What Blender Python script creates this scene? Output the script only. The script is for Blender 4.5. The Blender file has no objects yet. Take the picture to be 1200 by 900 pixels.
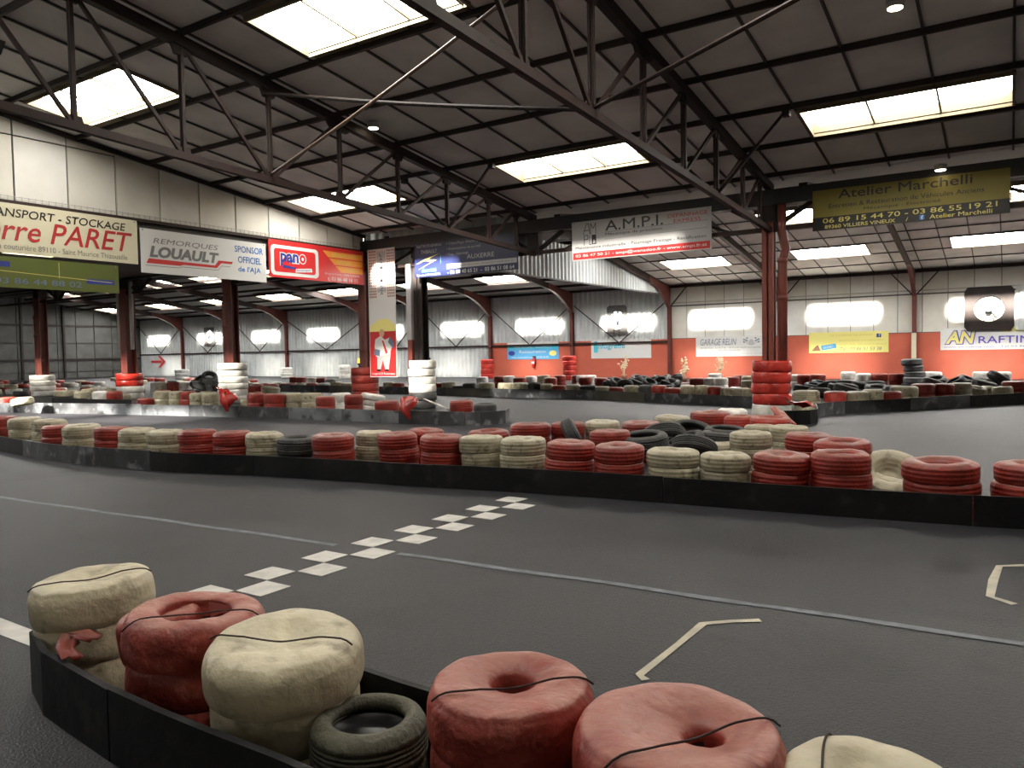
import bpy, bmesh, math, random
from mathutils import Vector, Matrix
PI = math.pi
sc = bpy.context.scene
C = bpy.context.collection
# ---------------------------------------------------------------- camera
cd = bpy.data.cameras.new('camera'); cam = bpy.data.objects.new('camera', cd); C.objects.link(cam)
cd.sensor_fit = 'HORIZONTAL'; cd.sensor_width = 36; cd.lens = 27.0; cd.clip_end = 300
cam.matrix_world = Matrix((((0.8384981, -0.0081198, 0.5448441, 0.0000000),
 (0.5446223, 0.0446673, -0.8374911, 0.0000000),
 (-0.0175365, 0.9989689, 0.0418757, 1.6000000),
 (0.0000000, 0.0000000, 0.0000000, 1.0000000))))
sc.camera = cam
# ---------------------------------------------------------------- sky, sun, exposure
w = bpy.data.worlds.new('sky'); sc.world = w; w.use_nodes = True
bg = w.node_tree.nodes['Background']; bg.inputs[0].default_value = (.75, .85, 1, 1); bg.inputs[1].default_value = 2.0
sl = bpy.data.lights.new('sun', 'SUN'); sl.energy = 200; sl.angle = math.radians(8); sl.color = (1, .93, .82)
so = bpy.data.objects.new('sun', sl); C.objects.link(so)
so.rotation_euler = Vector((-.05, 1, -.60)).to_track_quat('-Z', 'Y').to_euler()
SHEET, SHEET2 = 12.0, 20.0            # glow of the translucent roof sheets of the near and far nave
sc.view_settings.view_transform = 'Standard'; sc.view_settings.look = 'None'
sc.view_settings.exposure = 0.75; sc.view_settings.gamma = 1; sc.view_settings.use_curve_mapping = False
# ---------------------------------------------------------------- materials
M = {}
def mat(n, col, rough=.7, metal=0, col2=None, scale=6, bump=0, bscale=40, detail=4, dust=None, dustamt=.6, rings=0, stain=None, spec=.5, coat=0, lo=.35, hi=.65):
    m = bpy.data.materials.new(n); m.use_nodes = True; nt = m.node_tree; N = nt.nodes; L = nt.links
    b = N['Principled BSDF']; b.inputs['Roughness'].default_value = rough; b.inputs['Metallic'].default_value = metal
    b.inputs['Base Color'].default_value = (*col, 1); b.inputs['Specular IOR Level'].default_value = spec
    b.inputs['Coat Weight'].default_value = coat
    tc = N.new('ShaderNodeTexCoord'); out = None
    oi = N.new('ShaderNodeObjectInfo'); ad = N.new('ShaderNodeVectorMath'); ad.operation = 'ADD'
    ml = N.new('ShaderNodeVectorMath'); ml.operation = 'SCALE'; L.new(oi.outputs['Random'], ml.inputs['Scale']); ml.inputs[0].default_value = (37, 61, 23)
    L.new(tc.outputs['Object'], ad.inputs[0]); L.new(ml.outputs[0], ad.inputs[1]); vec = ad.outputs[0]
    def noise(s, d=detail):
        n_ = N.new('ShaderNodeTexNoise'); n_.inputs['Scale'].default_value = s; n_.inputs['Detail'].default_value = d
        L.new(vec, n_.inputs['Vector']); return n_.outputs[0]
    def ramp(src, a, b_):
        r = N.new('ShaderNodeMapRange'); r.inputs['From Min'].default_value = a; r.inputs['From Max'].default_value = b_; L.new(src, r.inputs['Value']); return r.outputs[0]
    def mix(f, a, b_):
        x = N.new('ShaderNodeMix'); x.data_type = 'RGBA'
        if isinstance(f, (int, float)): x.inputs['Factor'].default_value = f
        else: L.new(f, x.inputs['Factor'])
        for s_, v in ((x.inputs[6], a), (x.inputs[7], b_)):
            if isinstance(v, tuple): s_.default_value = (*v, 1)
            else: L.new(v, s_)
        return x.outputs[2]
    cur = col
    if col2: cur = mix(ramp(noise(scale), lo, hi), col, col2)
    if stain: cur = mix(ramp(noise(scale * 2.3, 6), .56, .68), cur, stain)
    if dust:
        g = N.new('ShaderNodeTexCoord'); sp = N.new('ShaderNodeSeparateXYZ'); L.new(g.outputs['Normal'], sp.inputs[0])
        f = ramp(sp.outputs[2], .35, .95); mm = N.new('ShaderNodeMath'); mm.operation = 'MULTIPLY'; L.new(f, mm.inputs[0])
        rr = ramp(noise(7), .2, .75); m2 = N.new('ShaderNodeMath'); m2.operation = 'MULTIPLY'; L.new(rr, m2.inputs[0]); m2.inputs[1].default_value = dustamt * 1.6; m2.use_clamp = True
        L.new(m2.outputs[0], mm.inputs[1]); cur = mix(mm.outputs[0], cur, dust)
    if not isinstance(cur, tuple): L.new(cur, b.inputs['Base Color'])
    if bump or rings:
        bp = N.new('ShaderNodeBump'); bp.inputs['Strength'].default_value = bump if bump else .3; bp.inputs['Distance'].default_value = .02
        h = noise(bscale, 5)
        if rings:
            sp = N.new('ShaderNodeSeparateXYZ'); L.new(tc.outputs['Object'], sp.inputs[0])
            k = N.new('ShaderNodeMath'); k.operation = 'MULTIPLY'; k.inputs[1].default_value = rings; L.new(sp.outputs[2], k.inputs[0])
            s_ = N.new('ShaderNodeMath'); s_.operation = 'SINE'; L.new(k.outputs[0], s_.inputs[0])
            a_ = N.new('ShaderNodeMath'); a_.operation = 'MULTIPLY_ADD'; a_.inputs[1].default_value = .16; L.new(s_.outputs[0], a_.inputs[0]); L.new(h, a_.inputs[2]); h = a_.outputs[0]
        L.new(h, bp.inputs['Height']); L.new(bp.outputs[0], b.inputs['Normal'])
    M[n] = m; return m
mat('asphalt', (.0155, .0155, .0185), .5, col2=(.024, .0235, .026), scale=.55, bump=.5, bscale=90, detail=8, stain=(.012, .0118, .0135), spec=.3)
mat('line', (.15, .165, .19), .6, col2=(.08, .09, .10), scale=9)
m_ = M['asphalt']; nt_ = m_.node_tree; bs_ = nt_.nodes['Principled BSDF']; src_ = bs_.inputs['Base Color'].links[0].from_socket
n_ = nt_.nodes.new('ShaderNodeTexNoise'); n_.inputs['Scale'].default_value = 130; n_.inputs['Detail'].default_value = 3; tc_ = nt_.nodes.new('ShaderNodeTexCoord'); nt_.links.new(tc_.outputs['Object'], n_.inputs['Vector'])
r_ = nt_.nodes.new('ShaderNodeMapRange'); r_.inputs['From Min'].default_value = .35; r_.inputs['From Max'].default_value = .7; r_.inputs['To Min'].default_value = .62; r_.inputs['To Max'].default_value = 1.7; nt_.links.new(n_.outputs[0], r_.inputs['Value'])
v_ = nt_.nodes.new('ShaderNodeVectorMath'); v_.operation = 'SCALE'; nt_.links.new(src_, v_.inputs[0]); nt_.links.new(r_.outputs[0], v_.inputs['Scale']); nt_.links.new(v_.outputs[0], bs_.inputs['Base Color'])
mat('white_paint', (.56, .54, .50), .6, col2=(.42, .41, .38), scale=7)
mat('cream_paint', (.50, .45, .33), .6, col2=(.36, .33, .26), scale=7)
mat('red_wrap', (.28, .026, .017), .42, col2=(.185, .02, .013), scale=5, bump=.6, bscale=14, dust=(.20, .08, .058), dustamt=.75, rings=150, spec=.35)
mat('red_wrap_dusty', (.30, .042, .028), .42, col2=(.20, .03, .022), scale=5, bump=1.0, bscale=11, detail=8, dust=(.36, .15, .115), dustamt=.95, spec=.4, stain=(.36, .09, .065))
mat('red_gloss', (.50, .035, .022), .25, col2=(.36, .022, .016), scale=5, bump=.6, bscale=10, spec=.6)
mat('cream_wrap', (.40, .36, .25), .5, col2=(.28, .25, .165), scale=5, bump=.5, bscale=14, dust=(.40, .36, .26), dustamt=.5, rings=150, stain=(.16, .14, .09))
mat('cream_dusty', (.58, .52, .36), .42, col2=(.42, .37, .25), scale=3.5, bump=.9, bscale=11, detail=8, stain=(.27, .23, .15))
mat('white_wrap', (.78, .76, .71), .4, col2=(.48, .46, .41), scale=5, bump=.6, bscale=9)
mat('grey_wrap', (.36, .36, .34), .5, col2=(.25, .25, .24), scale=5, bump=.6, bscale=9)
mat('rubber', (.016, .016, .017), .6, col2=(.035, .034, .033), scale=5, bump=.5, bscale=30, dust=(.075, .07, .062), dustamt=.5, rings=220)
mat('rubber_dusty', (.07, .066, .045), .7, col2=(.10, .095, .065), scale=5, bump=.5, bscale=30)
mat('rubber_grey', (.07, .07, .07), .6, col2=(.11, .11, .11), scale=5, bump=.5, bscale=30)
mat('dark_inside', (.008, .008, .009), .3)
mat('string', (.03, .012, .01), .8)
mat('torn', (.20, .03, .022), .5)
mat('board_black', (.006, .006, .0065), .6, col2=(.012, .012, .0125), scale=2.2, bump=.3, bscale=12, stain=(.022, .022, .022), spec=.25)
mat('board_scuffed', (.022, .023, .026), .5, col2=(.085, .09, .095), scale=1.7, bump=.3, bscale=12, stain=(.16, .165, .17), lo=.45, hi=.72)
mat('board_grey', (.05, .055, .06), .5, col2=(.22, .235, .25), scale=1.3, bump=.3, bscale=12, stain=(.02, .02, .022))
mat('board_wood', (.07, .07, .055), .6, col2=(.13, .125, .10), scale=2, bump=.3, bscale=12)
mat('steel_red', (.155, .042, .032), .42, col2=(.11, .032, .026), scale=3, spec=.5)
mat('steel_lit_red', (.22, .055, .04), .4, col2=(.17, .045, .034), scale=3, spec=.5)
mat('steel_dark', (.018, .014, .013), .6, spec=.25, col2=(.028, .019, .017), scale=3)
mat('steel_brown', (.042, .024, .021), .6, spec=.25, col2=(.028, .018, .016), scale=4)
mat('rod_light', (.20, .13, .10), .5)
mat('black_metal', (.02, .02, .022), .5)
for k, c in enumerate([(.80, .775, .74), (.76, .73, .70), (.83, .80, .765)]):
    mat('panel_%d' % k, c, .75, col2=tuple(v * .72 for v in c), scale=.8, bump=.08, bscale=3, detail=5)
mat('ceiling_back', (.40, .38, .36), .9)
mat('batten', (.035, .03, .028), .6)
mat('wallpanel', (.66, .64, .57), .6, col2=(.56, .54, .48), scale=.9, bump=.05, bscale=3)
mat('wallpanel_b', (.70, .69, .65), .6, col2=(.60, .58, .53), scale=1.1, bump=.05, bscale=3)
mat('joint', (.09, .085, .08), .7)
mat('metal_sheet', (.56, .585, .585), .42, col2=(.47, .49, .49), scale=1.2)
mat('metal_under', (.09, .082, .077), .7, col2=(.075, .07, .066), scale=.8)
mat('red_wall', (.52, .115, .065), .7, col2=(.46, .095, .055), scale=.7)
mat('concrete', (.095, .095, .09), .9, col2=(.065, .065, .06), scale=1.3, bump=.3, bscale=20)
mat('concrete_b', (.065, .065, .06), .9, col2=(.09, .09, .085), scale=1.3, bump=.3, bscale=20)
mat('shaft', (.17, .14, .085), .7)
mat('frame_cream', (.50, .45, .33), .6)
mat('pipe_grey', (.38, .36, .33), .5)
for n, c in dict(p_white=(.62, .62, .60), p_cream=(.60, .56, .40), p_red=(.52, .022, .022), p_dred=(.40, .02, .02), p_black=(.012, .012, .012), p_grey=(.16, .16, .16), p_lgrey=(.42, .42, .42),
                 p_blue=(.02, .16, .48), p_navy=(.012, .018, .07), p_dblue=(.015, .03, .22), p_cyan=(.05, .42, .55), p_yellow=(.72, .60, .07), p_dyellow=(.20, .165, .022), p_olive=(.085, .105, .015),
                 p_orange=(.70, .27, .03), p_violet=(.10, .07, .42), p_gold=(.55, .48, .12), p_lyellow=(.75, .68, .22), p_sky=(.08, .34, .62), p_brown=(.30, .13, .08), p_skin=(.55, .35, .22), p_slate=(.12, .16, .24)).items():
    mat(n, c, .35 if n in ('p_navy', 'p_black', 'p_red') else .5)
mat('ext_red', (.45, .015, .012), .3)
mat('twig', (.62, .50, .30), .7, col2=(.72, .66, .50), scale=30)
def glow(n, col, s, transp=None):
    m = bpy.data.materials.new(n); m.use_nodes = True; nt = m.node_tree; nt.nodes.clear()
    o = nt.nodes.new('ShaderNodeOutputMaterial'); e = nt.nodes.new('ShaderNodeEmission'); e.inputs[0].default_value = (*col, 1); e.inputs[1].default_value = s
    if transp:
        t = nt.nodes.new('ShaderNodeBsdfTransparent'); t.inputs[0].default_value = (transp, transp, transp, 1)
        a = nt.nodes.new('ShaderNodeAddShader'); nt.links.new(e.outputs[0], a.inputs[0]); nt.links.new(t.outputs[0], a.inputs[1]); nt.links.new(a.outputs[0], o.inputs[0])
    else: nt.links.new(e.outputs[0], o.inputs[0])
    M[n] = m; return m
glow('roof_sheet', (1.0, .975, .93), SHEET2, .4)
glow('roof_sheet_far', (1.0, .975, .93), SHEET2, .08)
glow('roof_sheet_warm', (1.0, .95, .86), SHEET, .2)
glow('roof_sheet_less_sun', (1.0, .95, .86), SHEET, .05)  # sun transmission cut to weaken the sun patches below
glow('roof_sheet_opaque', (1.0, .95, .86), SHEET, .004)
glow('roof_sheet_more_sun', (1.0, .95, .86), SHEET, .4)  # sun transmission raised for the bright patch on the pizza banner
glow('daylight', (.95, .98, 1), 5)
glow('lamp', (1, .85, .6), 9)
glow('beacon', (1, .42, .04), 2.2)
# ---------------------------------------------------------------- helpers
def me_obj(name, V_, F, m, parent=None, smooth=False):
    me = bpy.data.meshes.new(name); me.from_pydata(V_, [], F)
    me.materials.append(M[m] if isinstance(m, str) else m)
    if smooth: me.polygons.foreach_set('use_smooth', [True] * len(me.polygons))
    me.update()
    return link(name, me, parent)
def link(name, me, parent=None, loc=None, rot=None, scale=None):
    o = bpy.data.objects.new(name, me); C.objects.link(o)
    if parent: o.parent = parent
    if loc is not None: o.location = loc
    if rot is not None: o.rotation_euler = rot
    if scale is not None: o.scale = scale
    return o
def tag(o, label=None, cat=None, group=None, kind=None):
    if label: o['label'] = label
    if cat: o['category'] = cat
    if group: o['group'] = group
    if kind: o['kind'] = kind
    return o
def empty(name, loc=(0, 0, 0), rz=0, label=None, cat=None, group=None):
    o = bpy.data.objects.new(name, None); C.objects.link(o); o.location = loc; o.rotation_euler = (0, 0, rz); o.empty_display_size = .2
    return tag(o, label, cat, group)
class MB:
    def __init__(s): s.v = []; s.f = []
    def box(s, a, b):
        x0, y0, z0 = a; x1, y1, z1 = b; k = len(s.v)
        s.v += [(x0, y0, z0), (x1, y0, z0), (x1, y1, z0), (x0, y1, z0), (x0, y0, z1), (x1, y0, z1), (x1, y1, z1), (x0, y1, z1)]
        s.f += [(k, k + 3, k + 2, k + 1), (k + 4, k + 5, k + 6, k + 7), (k, k + 1, k + 5, k + 4), (k + 1, k + 2, k + 6, k + 5), (k + 2, k + 3, k + 7, k + 6), (k + 3, k, k + 4, k + 7)]; return s
    def bar(s, p, q, w_, h, up=(0, 0, 1)):
        p = Vector(p); q = Vector(q); d = (q - p).normalized(); u = Vector(up)
        if abs(d.dot(u)) > .98: u = Vector((0, 1, 0))
        r = d.cross(u).normalized(); u = r.cross(d); k = len(s.v)
        for c in (p, q):
            for a, b in ((-1, -1), (1, -1), (1, 1), (-1, 1)): s.v.append(tuple(c + r * a * w_ / 2 + u * b * h / 2))
        s.f += [(k, k + 1, k + 2, k + 3), (k + 7, k + 6, k + 5, k + 4)] + [(k + i, k + 4 + i, k + 4 + (i + 1) % 4, k + (i + 1) % 4) for i in range(4)]; return s
    def tube(s, pts, r, n=8):
        pts = [Vector(p) for p in pts]; k = len(s.v); m = len(pts)
        for i, p in enumerate(pts):
            d = (pts[min(i + 1, m - 1)] - pts[max(i - 1, 0)]).normalized(); u = Vector((0, 0, 1)) if abs(d.z) < .95 else Vector((1, 0, 0))
            a = d.cross(u).normalized(); b = d.cross(a)
            rr = r[i] if isinstance(r, (list, tuple)) else r
            for j in range(n): t = 2 * PI * j / n; s.v.append(tuple(p + a * math.cos(t) * rr + b * math.sin(t) * rr))
        for i in range(m - 1):
            for j in range(n): s.f.append((k + i * n + j, k + i * n + (j + 1) % n, k + (i + 1) * n + (j + 1) % n, k + (i + 1) * n + j))
        s.f += [tuple(k + j for j in range(n))[::-1], tuple(k + (m - 1) * n + j for j in range(n))]; return s
    def quad(s, *p):
        k = len(s.v); s.v += [tuple(q) for q in p]; s.f.append(tuple(range(k, k + len(p)))); return s
    def prism(s, pts, a, b):    # pts in (y,z), extruded in x from a to b
        k = len(s.v); n = len(pts); s.v += [(a, y, z) for y, z in pts] + [(b, y, z) for y, z in pts]
        s.f += [tuple(range(k, k + n)), tuple(range(k + 2 * n - 1, k + n - 1, -1))] + [(k + i, k + n + i, k + n + (i + 1) % n, k + (i + 1) % n) for i in range(n)]; return s
    def put(s, name, m, parent=None, smooth=False): return me_obj(name, s.v, s.f, m, parent, smooth)
def struct(o): o['kind'] = 'structure'; return o
# ---------------------------------------------------------------- the hall: floor, roofs, walls
YG, YW = 17.2, 40.5
def z1(y): return 5.2 + .125 * (YG - y)               # near nave roof
def z2(y): return 5.1 + .15 * (YW - y) if y > 29 else 5.2 + .1373 * (y - YG)   # far nave roof
def z3(y): return 4.65
struct(MB().box((-68, -5, -.2), (11, 42, 0)).put('floor', 'asphalt'))
SK1 = [(-15.45, 7.3), (-9.2, 7.35), (-3.1, 7.35), (-15.75, 13.65), (-9.3, 13.75), (-3.07, 13.8), (3.1, 7.35), (3.1, 13.8), (-9.2, .9), (-3.1, .9)]  # last two are unseen overhead, added to light the foreground tire tops
SK2 = [(x, 35.3) for x in (4.0, -2.1, -8.25, -14.35, -19.7, -25.6, -31.5, -38.2, -44.4, -50.8, -57.9, -65.2)] + [(x, 29.8) for x in (4.0, -2.1, -8.25, -14.35, -25.6, -32, -38, -44, -49.7, -55.7, -62.5)]
SK3 = [(x, 3.05) for x in (-20.3, -24.6, -29)] + [(x, 10.3) for x in (-23.6, -29.7, -38, -52)]  # second row is hidden, added to brighten the left columns and middle barrier
def roof(name, zf, x0, x1, ys, holes, hl, m, lift=.1):
    xs = sorted(set([x0, x1] + [h[0] for h in holes] + [h[0] + 3.07 for h in holes]))
    yy = sorted(set(list(ys) + [h[1] for h in holes] + [h[1] + hl for h in holes])); b = MB()
    for i in range(len(xs) - 1):
        for j in range(len(yy) - 1):
            cx = (xs[i] + xs[i + 1]) / 2; cy = (yy[j] + yy[j + 1]) / 2
            if any(h[0] < cx < h[0] + 3.07 and h[1] < cy < h[1] + hl for h in holes): continue
            b.quad((xs[i], yy[j], zf(yy[j]) + lift), (xs[i], yy[j + 1], zf(yy[j + 1]) + lift), (xs[i + 1], yy[j + 1], zf(yy[j + 1]) + lift), (xs[i + 1], yy[j], zf(yy[j]) + lift))
    return struct(b.put(name, m))
ceil1 = roof('ceiling', z1, -16.5, 11, (-5, YG), SK1, 1.15, 'ceiling_back')
ceil2 = roof('ceiling', z2, -68, 11, (YG, 29, 42), SK2, 1.6, 'ceiling_back')
ceil3 = roof('ceiling', z3, -68, -16.5, (-5, YG), SK3, 1.3, 'metal_under')
nwin = [0]
def skylight(x, y, hl, zf, m='roof_sheet', flange=None):
    nwin[0] += 1; b = MB(); t = .035; x1 = x + 3.07; y1 = y + hl; H_ = .22
    lo = lambda yy: zf(yy) - .012
    for (ax, ay, bx, by) in ((x, y, x1, y), (x, y1, x1, y1), (x, y, x, y1), (x1, y, x1, y1)):
        b.quad((ax, ay, lo(ay)), (bx, by, lo(by)), (bx, by, zf(by) + H_), (ax, ay, zf(ay) + H_))
    if flange:
        fy0, fy1 = flange
        for a, c in ((fy0, y), (y1, fy1)):
            if c - a > .02: b.quad((x, a, lo(a) + .004), (x1, a, lo(a) + .004), (x1, c, lo(c) + .004), (x, c, lo(c) + .004))
    fr = struct(b.put('window_%d' % nwin[0], 'shaft'))
    g = MB(); tt = .03
    g.box((x - tt, y - tt, lo(y) - .05), (x1 + tt, y, lo(y) + .02)); g.box((x - tt, y1, lo(y1) - .05), (x1 + tt, y1 + tt, lo(y1) + .02))
    g.bar((x, y, lo(y) - .02), (x, y1, lo(y1) - .02), .04, .05); g.bar((x1, y, lo(y) - .02), (x1, y1, lo(y1) - .02), .04, .05)
    g.put('window_frame', 'shaft', fr)
    for k in range(3):
        s = MB(); xa = x + k * 1.0233; n = 24; pts = []
        for i in range(n + 1):
            xx = xa + 1.0233 * i / n; dz = .05 * math.cos(2 * PI * (xx - x) / .2558)
            s.v += [(xx, y - .05, zf(y) + H_ - .06 + dz), (xx, y1 + .05, zf(y1) + H_ - .06 + dz)]
        s.f = [(2 * i, 2 * i + 2, 2 * i + 3, 2 * i + 1) for i in range(n)]
        s.put('pane', m, fr, True)
    for k in (1, 2): MB().bar((x + k * 1.0233, y, zf(y) + .03), (x + k * 1.0233, y1, zf(y1) + .03), .03, .03).put('glazing_bar', 'shaft', fr)
for (x, y) in SK1: skylight(x, y, 1.15, z1, 'roof_sheet_more_sun' if (x, y) == (-15.75, 13.65) else ('roof_sheet_opaque' if x > -5 and y > 13 else 'roof_sheet_less_sun' if y > 13 or y < 2 else 'roof_sheet_warm'), (7.1, 8.7) if 7 < y < 8 else ((13.5, 15.1) if y > 13 else None))
for (x, y) in SK2: skylight(x, y, 1.6, z2, 'roof_sheet' if y > 33 else 'roof_sheet_far')
for (x, y) in SK3: skylight(x, y, 1.3, z3, 'roof_sheet' if y < 5 and x > -30 else 'roof_sheet_far')
# insulation panels, battens and purlins under the two panelled roofs
rnd = random.Random(3)
def panel_mesh(w_, l, m):
    b = MB().box((.012, .012, 0), (w_ - .012, l - .012, .03)); me = bpy.data.meshes.new('ceiling_panel'); me.from_pydata(b.v, [], b.f); me.materials.append(M[m]); return me
def panels(root, zf, xs, ys, holes, hl):
    cache = {}
    for i in range(len(xs) - 1):
        for j in range(len(ys) - 1):
            xa, xb, ya, yb = xs[i], xs[i + 1], ys[j], ys[j + 1]
            segs = [(xa, xb, ya, yb)]
            for hx, hy in holes:
                if hx < xb - .02 and hx + 3.07 > xa + .02 and hy < yb - .05 and hy + hl > ya + .05:
                    segs = []
                    if xa < hx - .06: segs.append((xa, hx, ya, yb))
                    if xb > hx + 3.07 + .06: segs.append((hx + 3.07, xb, ya, yb))
            for (a, b_, c, d) in segs:
                k = rnd.randrange(3); key = (round(b_ - a, 2), round(d - c, 2), k)
                if key not in cache: cache[key] = panel_mesh(b_ - a, math.hypot(d - c, zf(d) - zf(c)), 'panel_%d' % k)
                link('ceiling_panel', cache[key], root, (a, c, zf(c) + rnd.uniform(0, .008)), (math.atan2(zf(d) - zf(c), d - c) + rnd.uniform(-.002, .002), rnd.uniform(-.003, .003), 0))
X1 = [-16.5] + [round(-15.525 + 1.035 * k, 3) for k in range(0, 20)]
Y1 = [3.9, 5.5, 7.1, 8.7, 10.3, 11.9, 13.5, 15.1, 16.7, 17.2]
panels(ceil1, z1, X1, Y1, SK1, 1.15)
for x in X1[1:]:
    y0 = 3.9
    cuts = sorted([(h[1], h[1] + 1.15) for h in SK1 if h[0] + .1 < x < h[0] + 2.97])
    a = y0
    for c0, c1 in cuts + [(YG, None)]:
        if c0 > a + .1: MB().bar((x, a, z1(a) - .015), (x, c0, z1(c0) - .015), .035, .03).put('batten', 'batten', ceil1)
        if c1: a = c1
for y in Y1[1:-1]:
    MB().bar((-16.5, y, z1(y) - .045), (4.2, y, z1(y) - .045), .055, .09).put('purlin', 'steel_dark', ceil1)
MB().quad((-16.5, -5, z1(-5) + .02), (-16.5, 3.9, z1(3.9) + .02), (11, 3.9, z1(3.9) + .02), (11, -5, z1(-5) + .02)) if False else None
X2 = [round(-15.9 + 1.035 * k, 3) for k in range(0, 20)]
Y2 = [29.0, 30.64, 32.28, 33.92, 35.56 - .3, 37.0, 38.75, 40.45]
panels(ceil2, z2, X2, Y2, SK2, 1.6)
for x in X2:
    a = 29.0
    for c0, c1 in sorted([(h[1], h[1] + 1.6) for h in SK2 if h[0] + .1 < x < h[0] + 2.97]) + [(YW, None)]:
        if c0 > a + .1: MB().bar((x, a, z2(a) - .015), (x, c0, z2(c0) - .015), .04, .03).put('batten', 'batten', ceil2)
        if c1: a = c1
for y in Y2[1:-1]: MB().bar((-15.9, y, z2(y) - .02), (4.8, y, z2(y) - .02), .05, .04).put('purlin', 'batten', ceil2)
# bare corrugated underside and purlins over the left part of the far nave
def corr(pts_fn, n, amp, nrm, name, m, parent=None, per=4):
    """sheet swept between two edge curves: pts_fn(t)->(bottom, top); trapezoid ribs along nrm"""
    b = MB(); prof = (0, 0, 1, 1)
    for i in range(n * 4 + 1):
        t = i / (n * 4); lo_, hi_ = pts_fn(t); o = Vector(nrm) * amp * prof[i % 4]
        b.v += [tuple(Vector(lo_) + o), tuple(Vector(hi_) + o)]
    b.f = [(2 * i, 2 * i + 2, 2 * i + 3, 2 * i + 1) for i in range(n * 4)]
    return b.put(name, m, parent)
for (xa, xb) in ((-66.8, -15.95),):
    for y in (30.8, 32.4, 34.0, 35.2, 37.0, 38.7, 40.2): MB().bar((xa, y, z2(y) - .07), (xb, y, z2(y) - .07), .06, .14).put('purlin', 'steel_dark', ceil2)
# far wall
wf = MB(); wf.box((-67, YW + .08, 0), (11, YW + .2, 5.2)); wf = struct(wf.put('wall_far', 'ceiling_back'))
corr(lambda t: ((-66.8 + 39 * t, YW, 0), (-66.8 + 39 * t, YW, 5.2)), 118, .09, (0, -1, 0), 'corrugated_sheet', 'metal_sheet', wf)
corr(lambda t: ((-27.8 + 11.9 * t, YW, 2.15), (-27.8 + 11.9 * t, YW, 5.2)), 36, .09, (0, -1, 0), 'corrugated_sheet', 'metal_sheet', wf)
MB().box((-27.8, YW - .06, 0), (11, YW + .02, 2.16)).put('red_dado', 'red_wall', wf)
WX = [-15.9, -14.87] + [round(-14.87 + 1.035 * k, 3) for k in range(1, 19)]
for i in range(len(WX) - 1):
    for (za, zb) in ((2.16, 3.93), (3.98, 5.1)):
        if WX[i] > -2.2 and WX[i] < -.2 and za < 3 and 0: continue
        MB().box((WX[i] + .015, YW - .05 - rnd.uniform(0, .008), za + .01), (WX[i + 1] - .015, YW, zb - .01)).put('wall_panel', 'wallpanel' if rnd.random() < .5 else 'wallpanel_b', wf)
MB().box((-15.9, YW - .02, 2.16), (8, YW + .03, 5.1)).put('joint_backing', 'joint', wf)
for z in (2.17, 3.95): MB().box((-15.9, YW - .07, z - .015), (8, YW - .04, z + .015)).put('joint_rail', 'joint', wf)
MB().bar((-15.9, YW - .12, 4.12), (8, YW - .12, 4.12), .05, .05).put('conduit', 'pipe_grey', wf)
MB().bar((-66.8, YW - .12, 1.9), (-15.9, YW - .12, 2.02), .1, .1).put('wall_rail', 'steel_brown', wf)
MB().bar((-15.9, YW - .15, 5.02), (8, YW - .15, 5.02), .14, .14).put('eaves_beam', 'steel_brown', wf)
MB().box((-56.2 + -10.2, YW - .1, 0), (-60.3, YW - .06, 1.85)).put('plain_sheet', 'metal_sheet', wf)
# left end wall of concrete panels
wl = MB(); wl.box((-67.2, -5, 0), (-66.95, 42, 8)); wl = struct(wl.put('wall_left', 'concrete_b'))
ZL = [0, .55, 1.6, 2.95, 4.45, 6.0, 7.0]
for j in range(len(ZL) - 1):
    y = 27.0
    while y < 40.4:
        s_ = 1.55
        MB().box((-66.95, y + .03, ZL[j] + .04), (-66.86 + rnd.uniform(0, .03), min(y + s_ - .03, 40.45), ZL[j + 1] - .04)).put('concrete_panel', 'concrete' if rnd.random() < .55 else 'concrete_b', wl)
        y += s_
for z in (1.6, 4.45): MB().bar((-66.8, 17.3, z), (-66.8, 40.4, z), .08, .16).put('wall_rail', 'steel_dark', wl)
for y in (30.4, 33.7): MB().bar((-66.75, y, 0), (-66.75, y, z2(y)), .16, .16).put('wall_post', 'steel_dark', wl)
# gable wall over the banners on the left
wg = MB(); wg.prism([(3, 4.5), (YG, 4.5), (YG, z1(YG) + .1), (3, z1(3) + .1)], -16.62, -16.5); wg = struct(wg.put('wall_gable', 'joint'))
ys = [3.95 + .03] + [round(4.98 + 1.03 * k, 2) for k in range(12)] + [17.15]
ys = sorted(set([3.9] + [round(5.42 + 1.03 * k, 3) for k in range(0, 12)] + [YG]))
for i in range(len(ys) - 1):
    a, b_ = ys[i] + .018, ys[i + 1] - .018; dx = rnd.uniform(0, .012)
    top = lambda y: z1(y) - .03
    m = 'wallpanel' if i % 3 else 'wallpanel_b'
    if top(b_) > 6.05:
        MB().prism([(a, 4.74), (b_, 4.74), (b_, 6.0), (a, 6.0)], -16.5, -16.46 + dx).put('wall_panel', m, wg)
        if top(b_) - 6.04 > .05: MB().prism([(a, 6.03), (b_, 6.03), (b_, top(b_)), (a, top(a))], -16.5, -16.46 + dx).put('wall_panel', m, wg)
    else: MB().prism([(a, 4.74), (b_, 4.74), (b_, top(b_)), (a, top(a))], -16.5, -16.46 + dx).put('wall_panel', m, wg)
MB().bar((-16.42, 3, 4.69), (-16.42, YG, 4.69), .1, .07).put('wall_rail', 'steel_brown', wg)
MB().bar((-16.40, 3, z1(3) - .06), (-16.40, YG, z1(YG) - .06), .08, .09).put('verge_rail', 'steel_dark', wg)
lad = MB(); lad.bar((-16.38, 3, 4.80), (-16.38, YG, 4.80), .012, .012)
for k in range(110): lad.bar((-16.38, 3.1 + k * .128, 4.73), (-16.38, 3.1 + k * .128, 4.82), .008, .008)
lad.put('wire_tray', 'pipe_grey', wg)
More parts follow.
